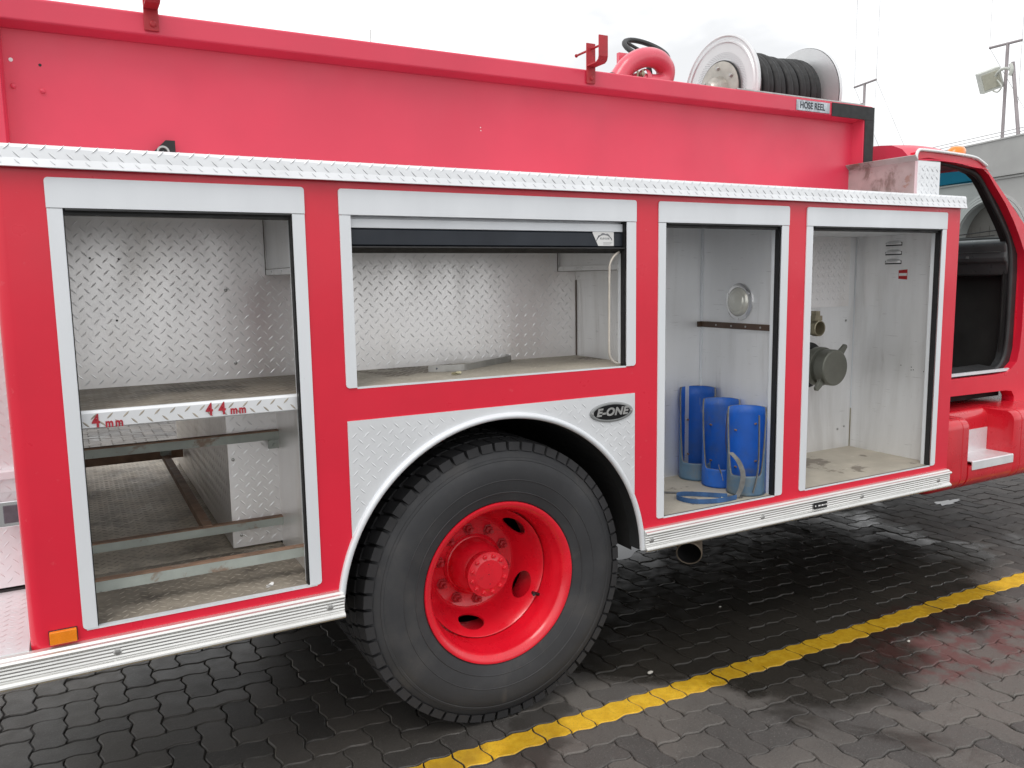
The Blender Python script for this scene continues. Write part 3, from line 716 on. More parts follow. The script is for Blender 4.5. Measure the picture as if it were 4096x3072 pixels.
# ---- fender panel, badge, flare, wheel well
fx0, fx1, fz1 = .757, 1.895, 1.201
fo = [(fx0, .64)] if False else []
arc2 = [(CX + (RO - .006) * cos(a), CZ + (RO - .006) * sin(a)) for a in [PI - PI * k / 72 for k in range(73)]]
arc2 = [p for p in arc2 if fx0 < p[0] < fx1]
zl0 = CZ + math.sqrt((RO - .006) ** 2 - (fx0 - CX) ** 2); zr0 = CZ + math.sqrt((RO - .006) ** 2 - (fx1 - CX) ** 2)
fpoly = [(fx0, zl0)] + arc2 + [(fx1, zr0), (fx1, fz1), (fx0, fz1)]
fp = shape2d('fender_panel', [fpoly], -.0035, .003, 'alu_plate', truck)
ft = MB(); ft.treads((fx0, -.0037, .64), (1, 0, 0), (0, 0, 1), fx1 - fx0, fz1 - .64,
                     lambda a, b: (fx0 + a - CX) ** 2 + (.64 + b - CZ) ** 2 > (RO + .018) ** 2 and not (abs(fx0 + a - 1.783) < .105 and abs(.64 + b - 1.137) < .042), hgt=.0010)
fp.data.materials.append(M['tread_alu']); fto = ft.build('tread_pattern', 'alu_plate', fp); join_into(fp, fto)
bd = MB(); n = 48
bc = (1.783, -.006, 1.1375)
def ell(a, b, y): return [(bc[0] + a * cos(2 * PI * k / n), y, bc[2] + b * sin(2 * PI * k / n) + .0000) for k in range(n)]
r0, r1, r2, r3 = ell(.098, .038, -.004), ell(.098, .038, -.0085), ell(.0935, .034, -.010), ell(.084, .029, -.0095)
bd.add(r0 + r1 + r2 + r3, [(q * n + k, q * n + (k + 1) % n, (q + 1) * n + (k + 1) % n, (q + 1) * n + k) for q in range(3) for k in range(n)])
bd.mi = 1; bd.add(ell(.084, .029, -.0092), [tuple(range(n))])
bd.mi = 2
for x in (-.0885, .0885): bd.lathe([(.0045, 0), (.004, -.003), (.0001, -.0035)], (bc[0] + x, -.009, bc[2]), 'y', 10)
badge = bd.build('maker_badge', [pbr('badge_grey', (.30, .31, .31), .35, .5), pbr('badge_black', (.006, .006, .007), .5, 0, spec=.2), 'steel'], fp, smooth=40)
text_mesh('badge_lettering', 'E-ONE', .040, 'steel', (bc[0], -.0098, bc[2] + .0005), badge, .0008, shear=.25, offset=.0018, space=1.08, xscale=1.16)
fr = MB()
fprof = [(RO, 0.002), (RO + .001, -.008), (RO - .002, -.015), (RO - .007, -.018), (RO - .014, -.018), (RO - .019, -.014), (RO - .021, -.006), (RO - .018, .002)]
fr.lathe(fprof, (CX, 0, CZ), 'y', 96, .028, PI - .036, closed=True)
flo = fr.build('fender_flare', 'alu', truck, smooth=50)
fi = MB(); fi.lathe([(RO - .0205, -.004), (RO - .0225, .06), (RO - .010, .06), (RO - .010, .002), (RO - .017, .0025)], (CX, 0, CZ), 'y', 96, .028, PI - .036, closed=True)
fi.build('flare_liner', 'seal', flo, smooth=50)
ww = MB(); ww.fixn = False
ww.lathe([(RO - .02, .051), (RO - .02, 1.05)], (CX, 0, CZ), 'y', 48, -.0, PI)
ww.lathe([(RO - .02, 1.05), (.0001, 1.05)], (CX, 0, CZ), 'y', 48, 0, PI)
ww.box(CX - RO + .02, CX - RO + .021, .05, 1.05, .50, CZ)
ww.build('wheel_well', 'dark', truck)

# ---- wheel
wheel = empty('wheel', (AX, .2, AZ), truck)
R = .535
def tyre(mb, y0, sgn=1):
    # outline of the section: sidewall, shoulder, tread, inner sidewall
    pr = [(.303, .058), (.312, .048), (.330, .042), (.350, .036), (.375, .030), (.405, .026), (.435, .026), (.455, .030), (.462, .034), (.464, .033), (.4725, .036), (.474, .039), (.490, .046), (.503, .058), (.512, .070)]
    mb.lathe([(r, y0 + t) for r, t in pr], (AX, 0, AZ), 'y', 144)
    mb.mi = 1
    mb.lathe([(.512, y0 + .070), (.515, y0 + .075), (.517, y0 + .16), (.515, y0 + .262), (.50, y0 + .285), (.43, y0 + .305), (.35, y0 + .298), (.303, y0 + .28)], (AX, 0, AZ), 'y', 144)
def lugs(mb, y0, n=58):
    for k in range(n):
        a0 = 2 * PI * k / n; da = 2 * PI / n
        for (ya, yb, off, wd) in ((.046, .118, 0, .80), (.126, .205, .45, .80), (.213, .280, .1, .74)):
            aa = a0 + off * da; ab = aa + wd * da; vs = []
            sk = .25 * da
            for y, top in ((ya, R - .007 if ya < .1 else R), (yb, R)):
                s2 = sk if y == yb else 0
                for an in (aa + s2, ab + s2):
                    rb = .498 if y == .046 else .512
                    for r in (rb, top): vs.append((AX + r * cos(an), y0 + y + (.006 if (y == ya and r == top) else 0), AZ + r * sin(an)))
            mb.add(vs, [(0, 1, 3, 2), (4, 6, 7, 5), (0, 4, 5, 1), (2, 3, 7, 6), (1, 5, 7, 3), (0, 2, 6, 4)])
def flatten(o, lift):
    for v in o.data.vertices:
        if v.co.z < lift: v.co.z = lift + (v.co.z - lift) * .05
ty = MB(); tyre(ty, 0); ty.mi = 1; lugs(ty, 0)
# maker's raised ring of the sidewall: fine concentric ribs
ty.mi = 0
for r, t in ((.345, .0355), (.392, .0262)): ty.lathe([(r - .002, t + .002), (r, t), (r + .002, t + .001)], (AX, -.0004, AZ), 'y', 144)
to = ty.build('tyre', ['tyre', 'tyre_dark'], wheel, smooth=28); flatten(to, .0005)
ti = MB(); tyre(ti, .33); ti.mi = 1; lugs(ti, .33)
tio = ti.build('inner_tyre', ['tyre_dark', 'tyre_dark'], wheel, smooth=28); flatten(tio, .0005)
rm = MB()
rm.lathe([(.286, .066), (.303, .060), (.3065, .052), (.3045, .0465), (.298, .046), (.287, .052), (.276, .062), (.2715, .074), (.2695, .088), (.2595, .105), (.2575, .13), (.252, .255), (.251, .33)], (AX, 0, AZ), 'y', 120)
rm.build('rim', 'red_wheel', wheel, smooth=35)
dk = MB()                                   # dished disc, solid so that the hand holes show thickness
front = [(.2525, .175), (.2495, .1685), (.246, .172), (.232, .205), (.205, .255), (.190, .285), (.183, .297), (.179, .300), (.174, .297), (.169, .300), (.120, .302)]
backp = [(.120, .316), (.170, .314), (.186, .305), (.196, .294), (.212, .264), (.240, .212), (.2525, .195)]
dk.lathe(front + backp, (AX, 0, AZ), 'y', 120, closed=True)
dko = dk.build('wheel_disc', 'red_wheel', wheel, smooth=35)
cut = MB()
for k in range(5):
    a = math.radians(43 - 72 * k); u = Vector((cos(a), 0, sin(a))); w = Vector((-sin(a), 0, cos(a)))
    nrm = (u * .78 + Vector((0, .6, 0))).normalized(); tu = w.cross(nrm)
    c0 = Vector((AX, 0, AZ)) + u * .2155 + Vector((0, .240, 0)); ring = []
    for q in range(28):
        t = 2 * PI * q / 28; ring.append(c0 + w * .056 * cos(t) + tu * .040 * sin(t))
    cut.prism([p - nrm * .06 for p in ring], nrm * .12)
cuto = cut.build('cutter', 'red_wheel')
bo = dko.modifiers.new('b', 'BOOLEAN'); bo.object = cuto; bo.operation = 'DIFFERENCE'; bo.solver = 'EXACT'
me2 = new_from(dko); dko.modifiers.clear(); dko.data = me2; D.objects.remove(cuto)
me2.shade_smooth(); me2.set_sharp_from_angle(angle=math.radians(35))
hu = MB()
hu.lathe([(.122, .303), (.122, .292), (.118, .288), (.112, .292), (.108, .29), (.105, .25), (.092, .22), (.076, .205), (.074, .172), (.0865, .170), (.0875, .162), (.0865, .157), (.058, .155), (.056, .1535), (.0001, .1535)], (AX, 0, AZ), 'y', 64)
hu.mi = 1
for x, z in ((0, .04), (0, .0), (.004, -.038)): hu.lathe([(.002, .1532), (.0001, .1532)], (AX + x, 0, AZ + z), 'y', 8)
hu.build('hub', ['red_wheel', 'black'], wheel, smooth=35)
vs_ = MB(); p0 = Vector((AX + .255 * cos(-.52), .16, AZ + .255 * sin(-.52))); vs_.tube([p0, p0 + Vector((-.03, -.005, .016)), p0 + Vector((-.045, -.04, .022))], .006, 8); vs_.build('valve', 'black', wheel, smooth=50)
def nut(name, a, r, y, rn, h, hs, par, first=[]):
    b = MB(); c0 = (AX + r * cos(a), y, AZ + r * sin(a))
    b.lathe([(rn * 1.35, 0), (rn * 1.35, -h * .18), (rn, -h * .2), (rn, -h * .85), (rn * .75, -h), (rn * .5, -h), (rn * .48, -hs), (.0001, -hs)], c0, 'y', 6)
    return b.build(name, 'red_dusty' if rn > .01 else 'red_wheel', par)
for k in range(10): nut('wheel_nut', math.radians(24 + 36 * k), .1455, .300, .0165, .022, .038, wheel)
for k in range(12): nut('hub_nut', math.radians(12 + 30 * k), .0715, .156, .0078, .008, .014, wheel)

fw = empty('front_wheel', (AX + 4.9, .5, AZ), truck)
for src in (to, bpy.data.objects['rim'], dko, bpy.data.objects['hub']):
    c = src.copy(); COL.objects.link(c); setp(c, fw); c.location = (4.9, .3, 0)
# ---- rub rails
rp = [(0, .652), (-.016, .650), (-.022, .644), (-.030, .642), (-.034, .637), (-.033, .632), (-.026, .629), (-.022, .626), (-.0235, .621), (-.022, .616), (-.0235, .611), (-.022, .606), (-.0235, .601), (-.022, .596), (-.0235, .591), (-.022, .586), (-.028, .582), (-.034, .577), (-.035, .571), (-.031, .565), (-.018, .562), (0, .562)]
for x0, x1, bl in ((-.95, .716, (.052, .668, -.5)), (1.936, 3.868, (1.965, 2.568, 3.205, 3.775))):
    r = MB(); r.prism_x(rp, x0, x1); rr_ = r.build('rub_rail', 'rail', truck, bevel=.0008, bseg=1)
    b = MB()
    for x in bl: b.lathe([(.012, 0), (.012, -.003), (.009, -.005), (.0001, -.006)], (x, -.022, .607), 'y', 6)
    split_islands(b.build('rail_bolt', 'steel', rr_))
    if x0 > 0:
        p = MB(); p.box(2.880, 2.962, -.029, -.024, .594, .622); p.mi = 1
        for x in (2.888, 2.956): p.lathe([(.004, 0), (.0001, -.002)], (x, -.029, .608), 'y', 8)
        for x, w in ((2.905, .014), (2.925, .014), (2.944, .004)): p.box(x, x + w, -.0296, -.029, .605, .611)
        p.build('small_plate', ['black', 'white'], rr_)
# amber side marker
am = MB(); am.box(-.112, -.045, -.016, -.004, .660, .697); am.mi = 1; am.box(-.114, -.043, -.0045, 0, .657, .6985)
am.build('side_marker', ['amber', 'black'], truck, bevel=.003)

# ---- tail: step and recessed panel beyond the rear corner
ts = MB(); ts.box(-.95, -.163, -.0, .54, .640, .6545); ts.treads((-.95, .0, .6546), (1, 0, 0), (0, 1, 0), .785, .53)
ts.mi = 1; ts.box(-.95, -.163, .535, .539, .645, .662)
ts.build('tail_step', ['alu_plate', 'black'], truck)
tp = MB(); tp.box(-.95, -.163, .54, .56, .668, 1.545); tp.treads((-.95, .5398, .67), (1, 0, 0), (0, 0, 1), .785, .87)
tpo = tp.build('tail_panel', 'alu_plate', truck)
tg = MB(); tg.box(-.95, -.163, .505, .539, 1.033, 1.060); tg.build('tail_rail', 'alu', tpo, bevel=.003)
tl = MB(); tl.prism([(-.236, .40, .905), (-.15, .40, .905), (-.15, .40, .985), (-.236, .40, .985)], (0, .139, 0)); tl.mi = 1; tl.box(-.222, -.152, .397, .401, .917, .973)
tl.build('tail_light', ['chrome', 'print'], tpo, bevel=.008, bseg=3)

# ---- underside
ch = MB()
ch.box(-.9, .70, .62, .72, .56, .66); ch.box(1.95, 6.5, .62, .72, .62, .84); ch.box(-.9, .70, 1.64, 1.74, .56, .66); ch.box(1.95, 6.5, 1.64, 1.74, .62, .84)
ch.box(-.15, .70, .03, 2.36, .585, .640); ch.box(1.95, 3.84, .03, .60, .585, .640); ch.box(1.95, 3.84, 1.80, 2.36, .585, .640)
ch.box(.72, 1.94, .60, 2.3, 1.2, 1.25); ch.box(2.0, 3.84, .6, 1.8, .80, .86); ch.box(2.15, 3.7, .72, 1.62, .34, .80); ch.box(4.0, 5.6, .72, 1.62, .36, .86); ch.box(2.6, 2.95, .10, .3, .53, .585)  # the low middle boxes are added blockers that darken the ground below
ch.lathe([(.09, .55), (.09, 1.9)], (AX, 0, AZ), 'y', 20); ch.lathe([(.0001, 1.0), (.2, 1.02), (.22, 1.18), (.2, 1.34), (.0001, 1.36)], (AX, 0, AZ), 'y', 24)
ch.box(3.9, 5.6, 1.86, 2.34, .40, .86); ch.box(1.98, 3.84, 1.80, 2.36, .50, .585); ch.box(1.95, 2.15, .72, 1.62, .50, .80)  # unseen far-side boxes added to keep light off the paving underneath
ch.box(3.94, 5.0, .42, 2.05, .885, .965); ch.box(3.9, 5.0, .665, .70, .45, .90)  # cab underside, with an added dark sheet closing the gap below the sill
ch.build('chassis_and_blockers', 'dark', truck)
for y0 in (1.72, 2.03):
    w2 = MB(); tyre(w2, y0); w2.lathe([(.305, y0 + .06), (.0001, y0 + .1)], (AX, 0, AZ), 'y', 32); o2 = w2.build('far_tyre', ['tyre_dark', 'tyre_dark'], truck, smooth=40); flatten(o2, .0005)
ex = MB(); e0, e1 = Vector((2.66, .55, .46)), Vector((2.44, .30, .372))
ex.lathe([(.054, .0), (.056, .003), (.060, 0), (.060, -.25)], (0, 0, 0), 'z', 28); ex.mi = 1; ex.lathe([(.054, 0), (.053, -.03), (.052, -.25), (.0001, -.25)], (0, 0, 0), 'z', 28)
dirv = (e1 - e0).normalized(); rot = Vector((0, 0, 1)).rotation_difference(dirv).to_matrix()
ex.v = [tuple(e1 + rot @ Vector(p)) for p in ex.v]
ex.build('exhaust_pipe', [pbr('sooty_exhaust', (.26, .21, .16), .55, .3, .2, 20), 'dark'], truck, smooth=40)

# ---- cab
YC = .32; K = (2.5 + YC) / 2.6
def cz_(p): return (p[0] * K, 1.645 + (p[1] - 1.645) * K)
cab = empty('cab', (4.6, 1.2, 1.0), truck)
op = [(3.60, 1.104), (4.40, 1.1035), (4.455, 1.105), (4.508, 1.122), (4.545, 1.16), (4.562, 1.22), (4.570, 1.338), (4.566, 1.60), (4.553, 1.73), (4.522, 1.816), (4.465, 1.888), (4.385, 1.974), (4.29, 2.075), (4.235, 2.125), (4.18, 2.152), (4.103, 2.168), (3.95, 2.184), (3.75, 2.196), (3.70, 2.190), (3.66, 2.16)]
outl = [(3.60, 1.000), (4.52, .990), (4.575, .982), (4.60, .95), (4.60, .85), (4.95, .85), (4.95, 1.66), (4.78, 1.75), (4.66, 1.835), (4.585, 1.902), (4.43, 2.02), (4.285, 2.128), (4.225, 2.172), (4.16, 2.20), (4.098, 2.216), (3.9, 2.226), (3.70, 2.230), (3.66, 2.222), (3.64, 2.20), (3.60, 2.20)]
def off(poly, d):
    n = len(poly); out = []
    for a in range(n):
        p0, p1, p2 = Vector(poly[a - 1]), Vector(poly[a]), Vector(poly[(a + 1) % n]); t = (p2 - p0).normalized()
        out.append(tuple(p1 + Vector((t.y, -t.x)) * d))
    return out
offs = [off(op, d) for d in (.018, .036, .020, .004)]
op2 = [offs[0 if k < 3 else (1 if k < 12 else (2 if k < 15 else 3))][k] for k in range(len(op))]
op2 = [(p[0] + (.03 if 4 <= k <= 8 else 0), p[1]) for k, p in enumerate(op2)]
opw = [cz_(p) for p in op]; outw = [cz_(p) for p in outl]; op2w = [cz_(p) for p in op2]
inner0 = [(3.99, opw[0][1])] + [p for p in opw[1:-1]] + [(3.99, opw[-1][1])]
inner = [(3.985, op2w[1][1])] + [p for p in op2w[1:-2]] + [(3.985, op2w[-3][1] - .012)]
inner0 = [(4.0, opw[1][1] + .004)] + [p for p in opw[1:-2]] + [(4.0, opw[-3][1] - .02)]
outer_c = [(3.93, outw[0][1])] + outw[1:-2] + [(3.96, outw[-2][1] - .01), (3.93, outw[-1][1] - .02)]
ring_panel('door_frame_panel', outer_c, inner, YC, .075, 'red', cab, .010)
dn0 = [(p[0], p[1]) for p in smooth_path([Vector((*p, 0)) for p in inner0], 4)]
ring_panel('door_rubber', [(p[0], p[1]) for p in off(inner, .010)], inner0, YC + .045, .05, 'seal', cab, .004)
sl = MB(); sl.tube([(x, YC + .046, z) for x, z in dn0], .013, 8)
sl.build('door_seal', 'seal', cab, smooth=60)
gt = MB(); gp = [cz_(p) for p in [(3.652, 2.185), (3.650, 2.205), (3.662, 2.226), (3.695, 2.233), (3.9, 2.2305), (4.098, 2.222), (4.165, 2.205), (4.215, 2.184)]]
gpts = smooth_path([(x, YC - .006, z) for x, z in gp], 6); gt.tube(gpts, .0085, 8); gt.build('rain_gutter', 'gutter', cab, smooth=60)
# roof, lofted: rows along x, columns across y
rf = MB(); NX, NY = 14, 28; xs_ = [3.93 + .02 * 0 + (4.66 - 3.93) * (i / NX) for i in range(NX + 1)]
def roofz(x, y):
    e = min(y - .315, 2.105 - y); side = (1 - (1 - min(1, e / .17)) ** 2.6)
    crown = .045 * (1 - ((y - 1.21) / .9) ** 2)
    fr_ = 1 - .75 * max(0, (x - 4.30) / .36) ** 2
    return 2.222 + (.088 * side + crown) * fr_ + .012 * sin(PI * min(1, (x - 3.93) / .5)) - max(0, x - 4.35) * .06
vs = [(x, .315 + (2.105 - .315) * k / NY, roofz(x, .315 + (2.105 - .315) * k / NY)) for x in xs_ for k in range(NY + 1)]
rf.add(vs, [(i * (NY + 1) + k, (i + 1) * (NY + 1) + k, (i + 1) * (NY + 1) + k + 1, i * (NY + 1) + k + 1) for i in range(NX) for k in range(NY)])
m0 = len(rf.v); top0 = vs[:NY + 1]; rf.add(top0 + [(x, y, 2.0) for x, y, z in top0], [(k, k + 1, NY + 2 + k, NY + 1 + k) for k in range(NY)])
rf.build('cab_roof', 'red_faded_glare', cab, smooth=50)
cb = MB()
cb.box(3.933, 3.96, .34, 2.10, 1.0, 2.20); cb.build('cab_rear_wall', 'red_dusty', cab)
ci = MB(); ci.mi = 0
ci.box(3.962, 5.4, .40, 2.08, .98, 1.03); ci.box(3.965, 3.975, .36, 2.08, 1.03, 2.25); ci.box(4.02, 4.50, .95, 2.0, 1.03, 1.45); ci.box(3.98, 4.12, .95, 2.0, 1.40, 1.95)
ci.box(3.965, 4.60, .42, 2.0, 2.235, 2.25); ci.box(3.97, 5.16, 2.08, 2.10, 1.0, 1.70)
ci.box(5.05, 5.16, .40, 2.08, 1.0, 1.62); ci.box(4.94, 5.15, .395, .40, 1.0, 1.80)
ci.build('cab_interior', pbr('cab_trim', (.022, .022, .021), .6, 0, .2, 6), cab)
wm = MB(); wm.box(3.97, 4.95, .33, .345, 1.05, 1.066); wm.mi = 1; wm.prism([(4.05, .345, 1.066), (4.86, .345, 1.066), (4.80, .42, 1.085), (4.05, .42, 1.075)], (0, .01, .004)); wm.build('sill_strip', ['alu', 'seal'], cab)
da = MB()
dprof = [(4.925, 1.690), (4.905, 1.700), (4.898, 1.725), (4.904, 1.757), (4.896, 1.800), (4.910, 1.824), (4.95, 1.836), (5.15, 1.838), (5.15, 1.60), (4.95, 1.62)]
da.add([(x, y, z) for y in (.37, 2.07) for x, z in dprof], [(i, (i + 1) % 10, 10 + (i + 1) % 10, 10 + i) for i in range(10)] + [tuple(range(10))[::-1], tuple(range(10, 20))])
dash = da.build('dashboard', 'dash', cab, bevel=.01)
dl = MB(); dl.mi = 1; dl.box(4.894, 4.900, .40, 1.0, 1.758, 1.7595); dl.mi = 0; dl.mi = 1; dl.box(4.893, 4.900, .595, .61, 1.722, 1.737)
dl.build('glove_box_latch', ['dash', 'steel'], dash)
def wsp(y, t):   # windscreen surface, t 0 bottom .. 1 top
    return Vector((5.16 - .53 * t, y, 1.845 + (2.268 - 1.845) * t))
ws = MB()
for a, b, mi in ((0, .76, 0), (.76, 1.0, 1)):
    ws.mi = mi; ws.quad(wsp(.40, a), wsp(2.06, a), wsp(2.06, b), wsp(.40, b))
ws.build('windscreen', ['glass', 'glass_blue'], cab)
wr = MB()
wr.tube([wsp(.40, 1), wsp(2.06, 1)], .016, 8); wr.tube([wsp(.40, 0), wsp(2.06, 0)], .014, 8)
wr.tube([wsp(.40, 0), wsp(.40, 1)], .016, 8); wr.tube([wsp(2.07, 0), wsp(2.07, 1)], .024, 8); wr.build('windscreen_seal', 'seal', cab, smooth=60)
wp = MB(); wp.tube([(5.19, 1.2, 1.855), (5.11, .46, 1.905)], .004, 6); wp.tube([(5.20, 1.2, 1.85), (5.16, .6, 1.868)], .0035, 6); wp.build('wiper', 'black', cab)
hd = MB(); hd.prism([(5.17, .33, 1.80), (6.9, .36, 1.70), (6.9, 2.06, 1.70), (5.17, 2.09, 1.80)], (0, 0, .02)); hd.box(5.02, 6.9, .36, .39, .9, 1.70); hd.build('bonnet', 'red', cab)
rgp = smooth_path([wsp(.475 + .045 * cos(a), .26) + Vector((-.004, 0, -.002)) + Vector((-.53, 0, .423)).normalized() * .045 * sin(a) for a in [2 * PI * k / 12 for k in range(12)]], 3, True)
rg = MB(); rg.tube(rgp, .0035, 6, closed=True); rg.build('licence_holder', 'white', cab)
ml = MB(); c0 = (4.45, .42, 2.312)
ml.lathe([(.055, 0), (.055, .012), (.050, .034), (.036, .048), (.0001, .054)], (0, 0, 0), 'z', 20)
ml.v = [(c0[0] + x * 1.15 + z * .25, c0[1] + y * .8, c0[2] - .02 + z) for x, y, z in ml.v]; ml.build('roof_marker_lamp', 'amber', cab, smooth=50)

# ---- fuel tank with step
def tank_prof(y0, r=.055, zb=.462, zt_=.862, y1=.66):
    P = []
    for cx, cz0, a in ((y0 + r, zt_ - r, .5 * PI), (y0 + r * 1.6, zb + r * 1.6, PI)):
        rr = r if cz0 > .6 else r * 1.6
        P += [(cx + rr * cos(a + .5 * PI * k / 8), cz0 + rr * sin(a + .5 * PI * k / 8)) for k in range(9)]
    return P + [(y1, zb), (y1, zt_)]
tk = MB()
n = len(tank_prof(.1))
def tank_loft(secs):
    vs = []; 
    for x, y0, sh_ in secs: vs += [(x, y + (0 if True else 0), .662 + (z - .662) * sh_) for y, z in tank_prof(y0)]
    m = len(secs)
    tk.add(vs, [(i * n + k, i * n + (k + 1) % n, (i + 1) * n + (k + 1) % n, (i + 1) * n + k) for i in range(m - 1) for k in range(n)] + [tuple(range(n))[::-1], tuple((m - 1) * n + k for k in range(n))])
tank_loft([(3.885, .19, .72), (3.895, .145, .86), (3.915, .112, .95), (3.95, .100, 1), (4.148, .100, 1), (4.151, .1035, .992), (4.157, .1035, .992), (4.160, .100, 1), (4.205, .100, 1), (4.218, .108, .985), (4.219, .118, .96)])
rp0 = tank_prof(.256)[:9]; rp1 = tank_prof(.1)[9:]
rprof = rp0 + [(.256, .598), (.1, .598)] + rp1
tk.prism_x(rprof, 4.2192, 4.6278)
tank_loft([(4.626, .118, .96), (4.628, .106, .985), (4.640, .100, 1), (4.69, .1, 1), (4.692, .1035, .992), (4.698, .1035, .992), (4.70, .1, 1), (5.6, .1, 1)])
tk.v += []; tko = tk.build('fuel_tank', 'red_tank', truck, smooth=30)
st = MB(); st.prism_x([(.095, .574), (.095, .618), (.099, .622), (.252, .622), (.252, .752), (.2555, .752), (.2555, .617), (.101, .617), (.0985, .574)], 4.245, 4.624)
st.treads((4.245, .0948, .576), (1, 0, 0), (0, 0, 1), .379, .042, L=.72); st.treads((4.245, .10, .6222), (1, 0, 0), (0, 1, 0), .379, .15); st.treads((4.245, .2518, .625), (1, 0, 0), (0, 0, 1), .379, .125)
st.build('tank_step', 'alu_plate', tko)

# ---- hose reel on top
reel = empty('hose_reel', (3.3, .80, 2.3), truck)
RC = (0, .80, 2.590)
def flange(x, sg):
    f = MB()
    f.lathe([(.270, sg * .012), (.274, sg * .004), (.272, -sg * .006), (.265, -sg * .010), (.257, -sg * .004), (.249, -sg * .004), (.243, -sg * .010), (.235, -sg * .010), (.229, -sg * .003), (.150, sg * .004), (.140, sg * .004), (.138, sg * .010)], (x, RC[1], RC[2]), 'x', 96)
    f.lathe([(.268, sg * .016), (.138, sg * .014)], (x, RC[1], RC[2]), 'x', 72)
    return f.build('reel_flange', 'reel', reel, smooth=30)
flange(3.045, 1); flange(3.63, -1)
hbm = MB(); x = 3.045
hbm.lathe([(.142, -.004), (.142, -.012), (.136, -.014), (.07, -.016), (.066, -.03), (.060, -.05), (.045, -.054), (.04, -.075), (.030, -.085), (.0001, -.085)], (x, RC[1], RC[2]), 'x', 48)
hbm.mi = 1
for k in range(6):
    a = .5 + k * PI / 3; hbm.lathe([(.010, -.013), (.010, -.022), (.007, -.026), (.0001, -.026)], (x, RC[1] + .11 * cos(a), RC[2] + .11 * sin(a)), 'x', 8)
hbm.mi = 2; hbm.lathe([(.148, -.002), (.148, -.008), (.142, -.009)], (x, RC[1], RC[2]), 'x', 48)
hbm.build('reel_hub', ['reel_hub', 'steel', 'black'], reel, smooth=35)
perf = MB(); perf.fixn = True
for ring, rr in enumerate((.160, .168, .176, .184)):
    for k in range(72):
        a = 2 * PI * (k + .5 * (ring % 2)) / 72
        perf.lathe([(.0022, -.0052), (.0001, -.0052)], (x + .003, RC[1] + rr * cos(a), RC[2] + rr * sin(a)), 'x', 6)
perf.build('perforation', 'print', reel)
ho = MB(); pts = []; turns = 13; xa, xb = 3.07, 3.59
for layer, (nt_, rad) in enumerate(((14, .146), (12, .180))):
    pts = []
    for k in range(nt_ * 40 + 1):
        t = k / 40; xx = xa + (xb - xa) * (t / nt_); a = 2 * PI * t + layer
        rr = rad + .006 * sin(3.1 * t) + .004 * sin(a * 2 + t)
        pts.append((xx, RC[1] + rr * cos(a), RC[2] + rr * sin(a)))
    ho.tube(pts, .021, 10)
ho.build('rubber_hose', 'hose', reel, smooth=60)
for xs0 in (3.0, 3.62): sb_ = MB(); sb_.box(xs0, xs0 + .04, .62, 1.0, 2.0, 2.32); sb_.build('reel_stand', 'red_dusty', reel)

# ---- deck gun elbow and handwheel
gun = MB()
gp2 = smooth_path([(2.30, .70, 2.525), (2.335, .70, 2.570), (2.38, .69, 2.625), (2.455, .68, 2.662), (2.535, .68, 2.664), (2.592, .69, 2.632), (2.597, .70, 2.585), (2.560, .70, 2.558), (2.49, .70, 2.553), (2.42, .70, 2.545), (2.36, .71, 2.48)], 7)
gun.tube(gp2, .045, 18); gun.lathe([(.046, -.012), (.049, -.008), (.049, .008), (.046, .012)], (2.475, .70, 2.568), 'x', 24)
gun.mi = 1; gun.lathe([(.010, 0), (.010, -.03), (.0001, -.032)], (2.418, .66, 2.575), 'y', 10); gun.tube([(2.40, .65, 2.59), (2.40, .65, 2.55)], .005, 8); gun.tube([(2.43, .65, 2.60), (2.43, .65, 2.555)], .004, 8)
gun.mi = 0; gun.box(2.36, 2.41, .74, .76, 2.62, 2.69); gun.box(2.3, 2.5, .68, .76, 2.2, 2.5)
gno = gun.build('deck_gun', ['pink', 'brass'], truck, smooth=50)
hc = Vector((2.565, .80, 2.735)); ring = [tuple(hc + Vector((.115 * cos(a), .085 * sin(a), .068 * sin(a)))) for a in [2 * PI * k / 40 for k in range(40)]]
hw = MB(); hw.tube(ring, .0125, 10, closed=True)
for a in (0.3, 2.4, 4.5): hw.tube([tuple(hc - Vector((0, 0, .015))), tuple(hc + Vector((.115 * cos(a), .085 * sin(a), .068 * sin(a))))], .008, 8)
hw.tube([tuple(hc), (2.565, .76, 2.58)], .013, 8); hw.build('handwheel', 'seal', gno, smooth=60)
bh = MB(); bh.tube(smooth_path([(1.90, .60, 2.46), (1.98, .62, 2.515), (2.06, .64, 2.53), (2.12, .66, 2.46)], 5), .013, 10); bh.tube(smooth_path([(2.21, .66, 2.48), (2.245, .66, 2.548), (2.29, .67, 2.548), (2.32, .67, 2.48)], 5), .017, 10)
bh.build('stowed_hose', 'hose', truck, smooth=60)

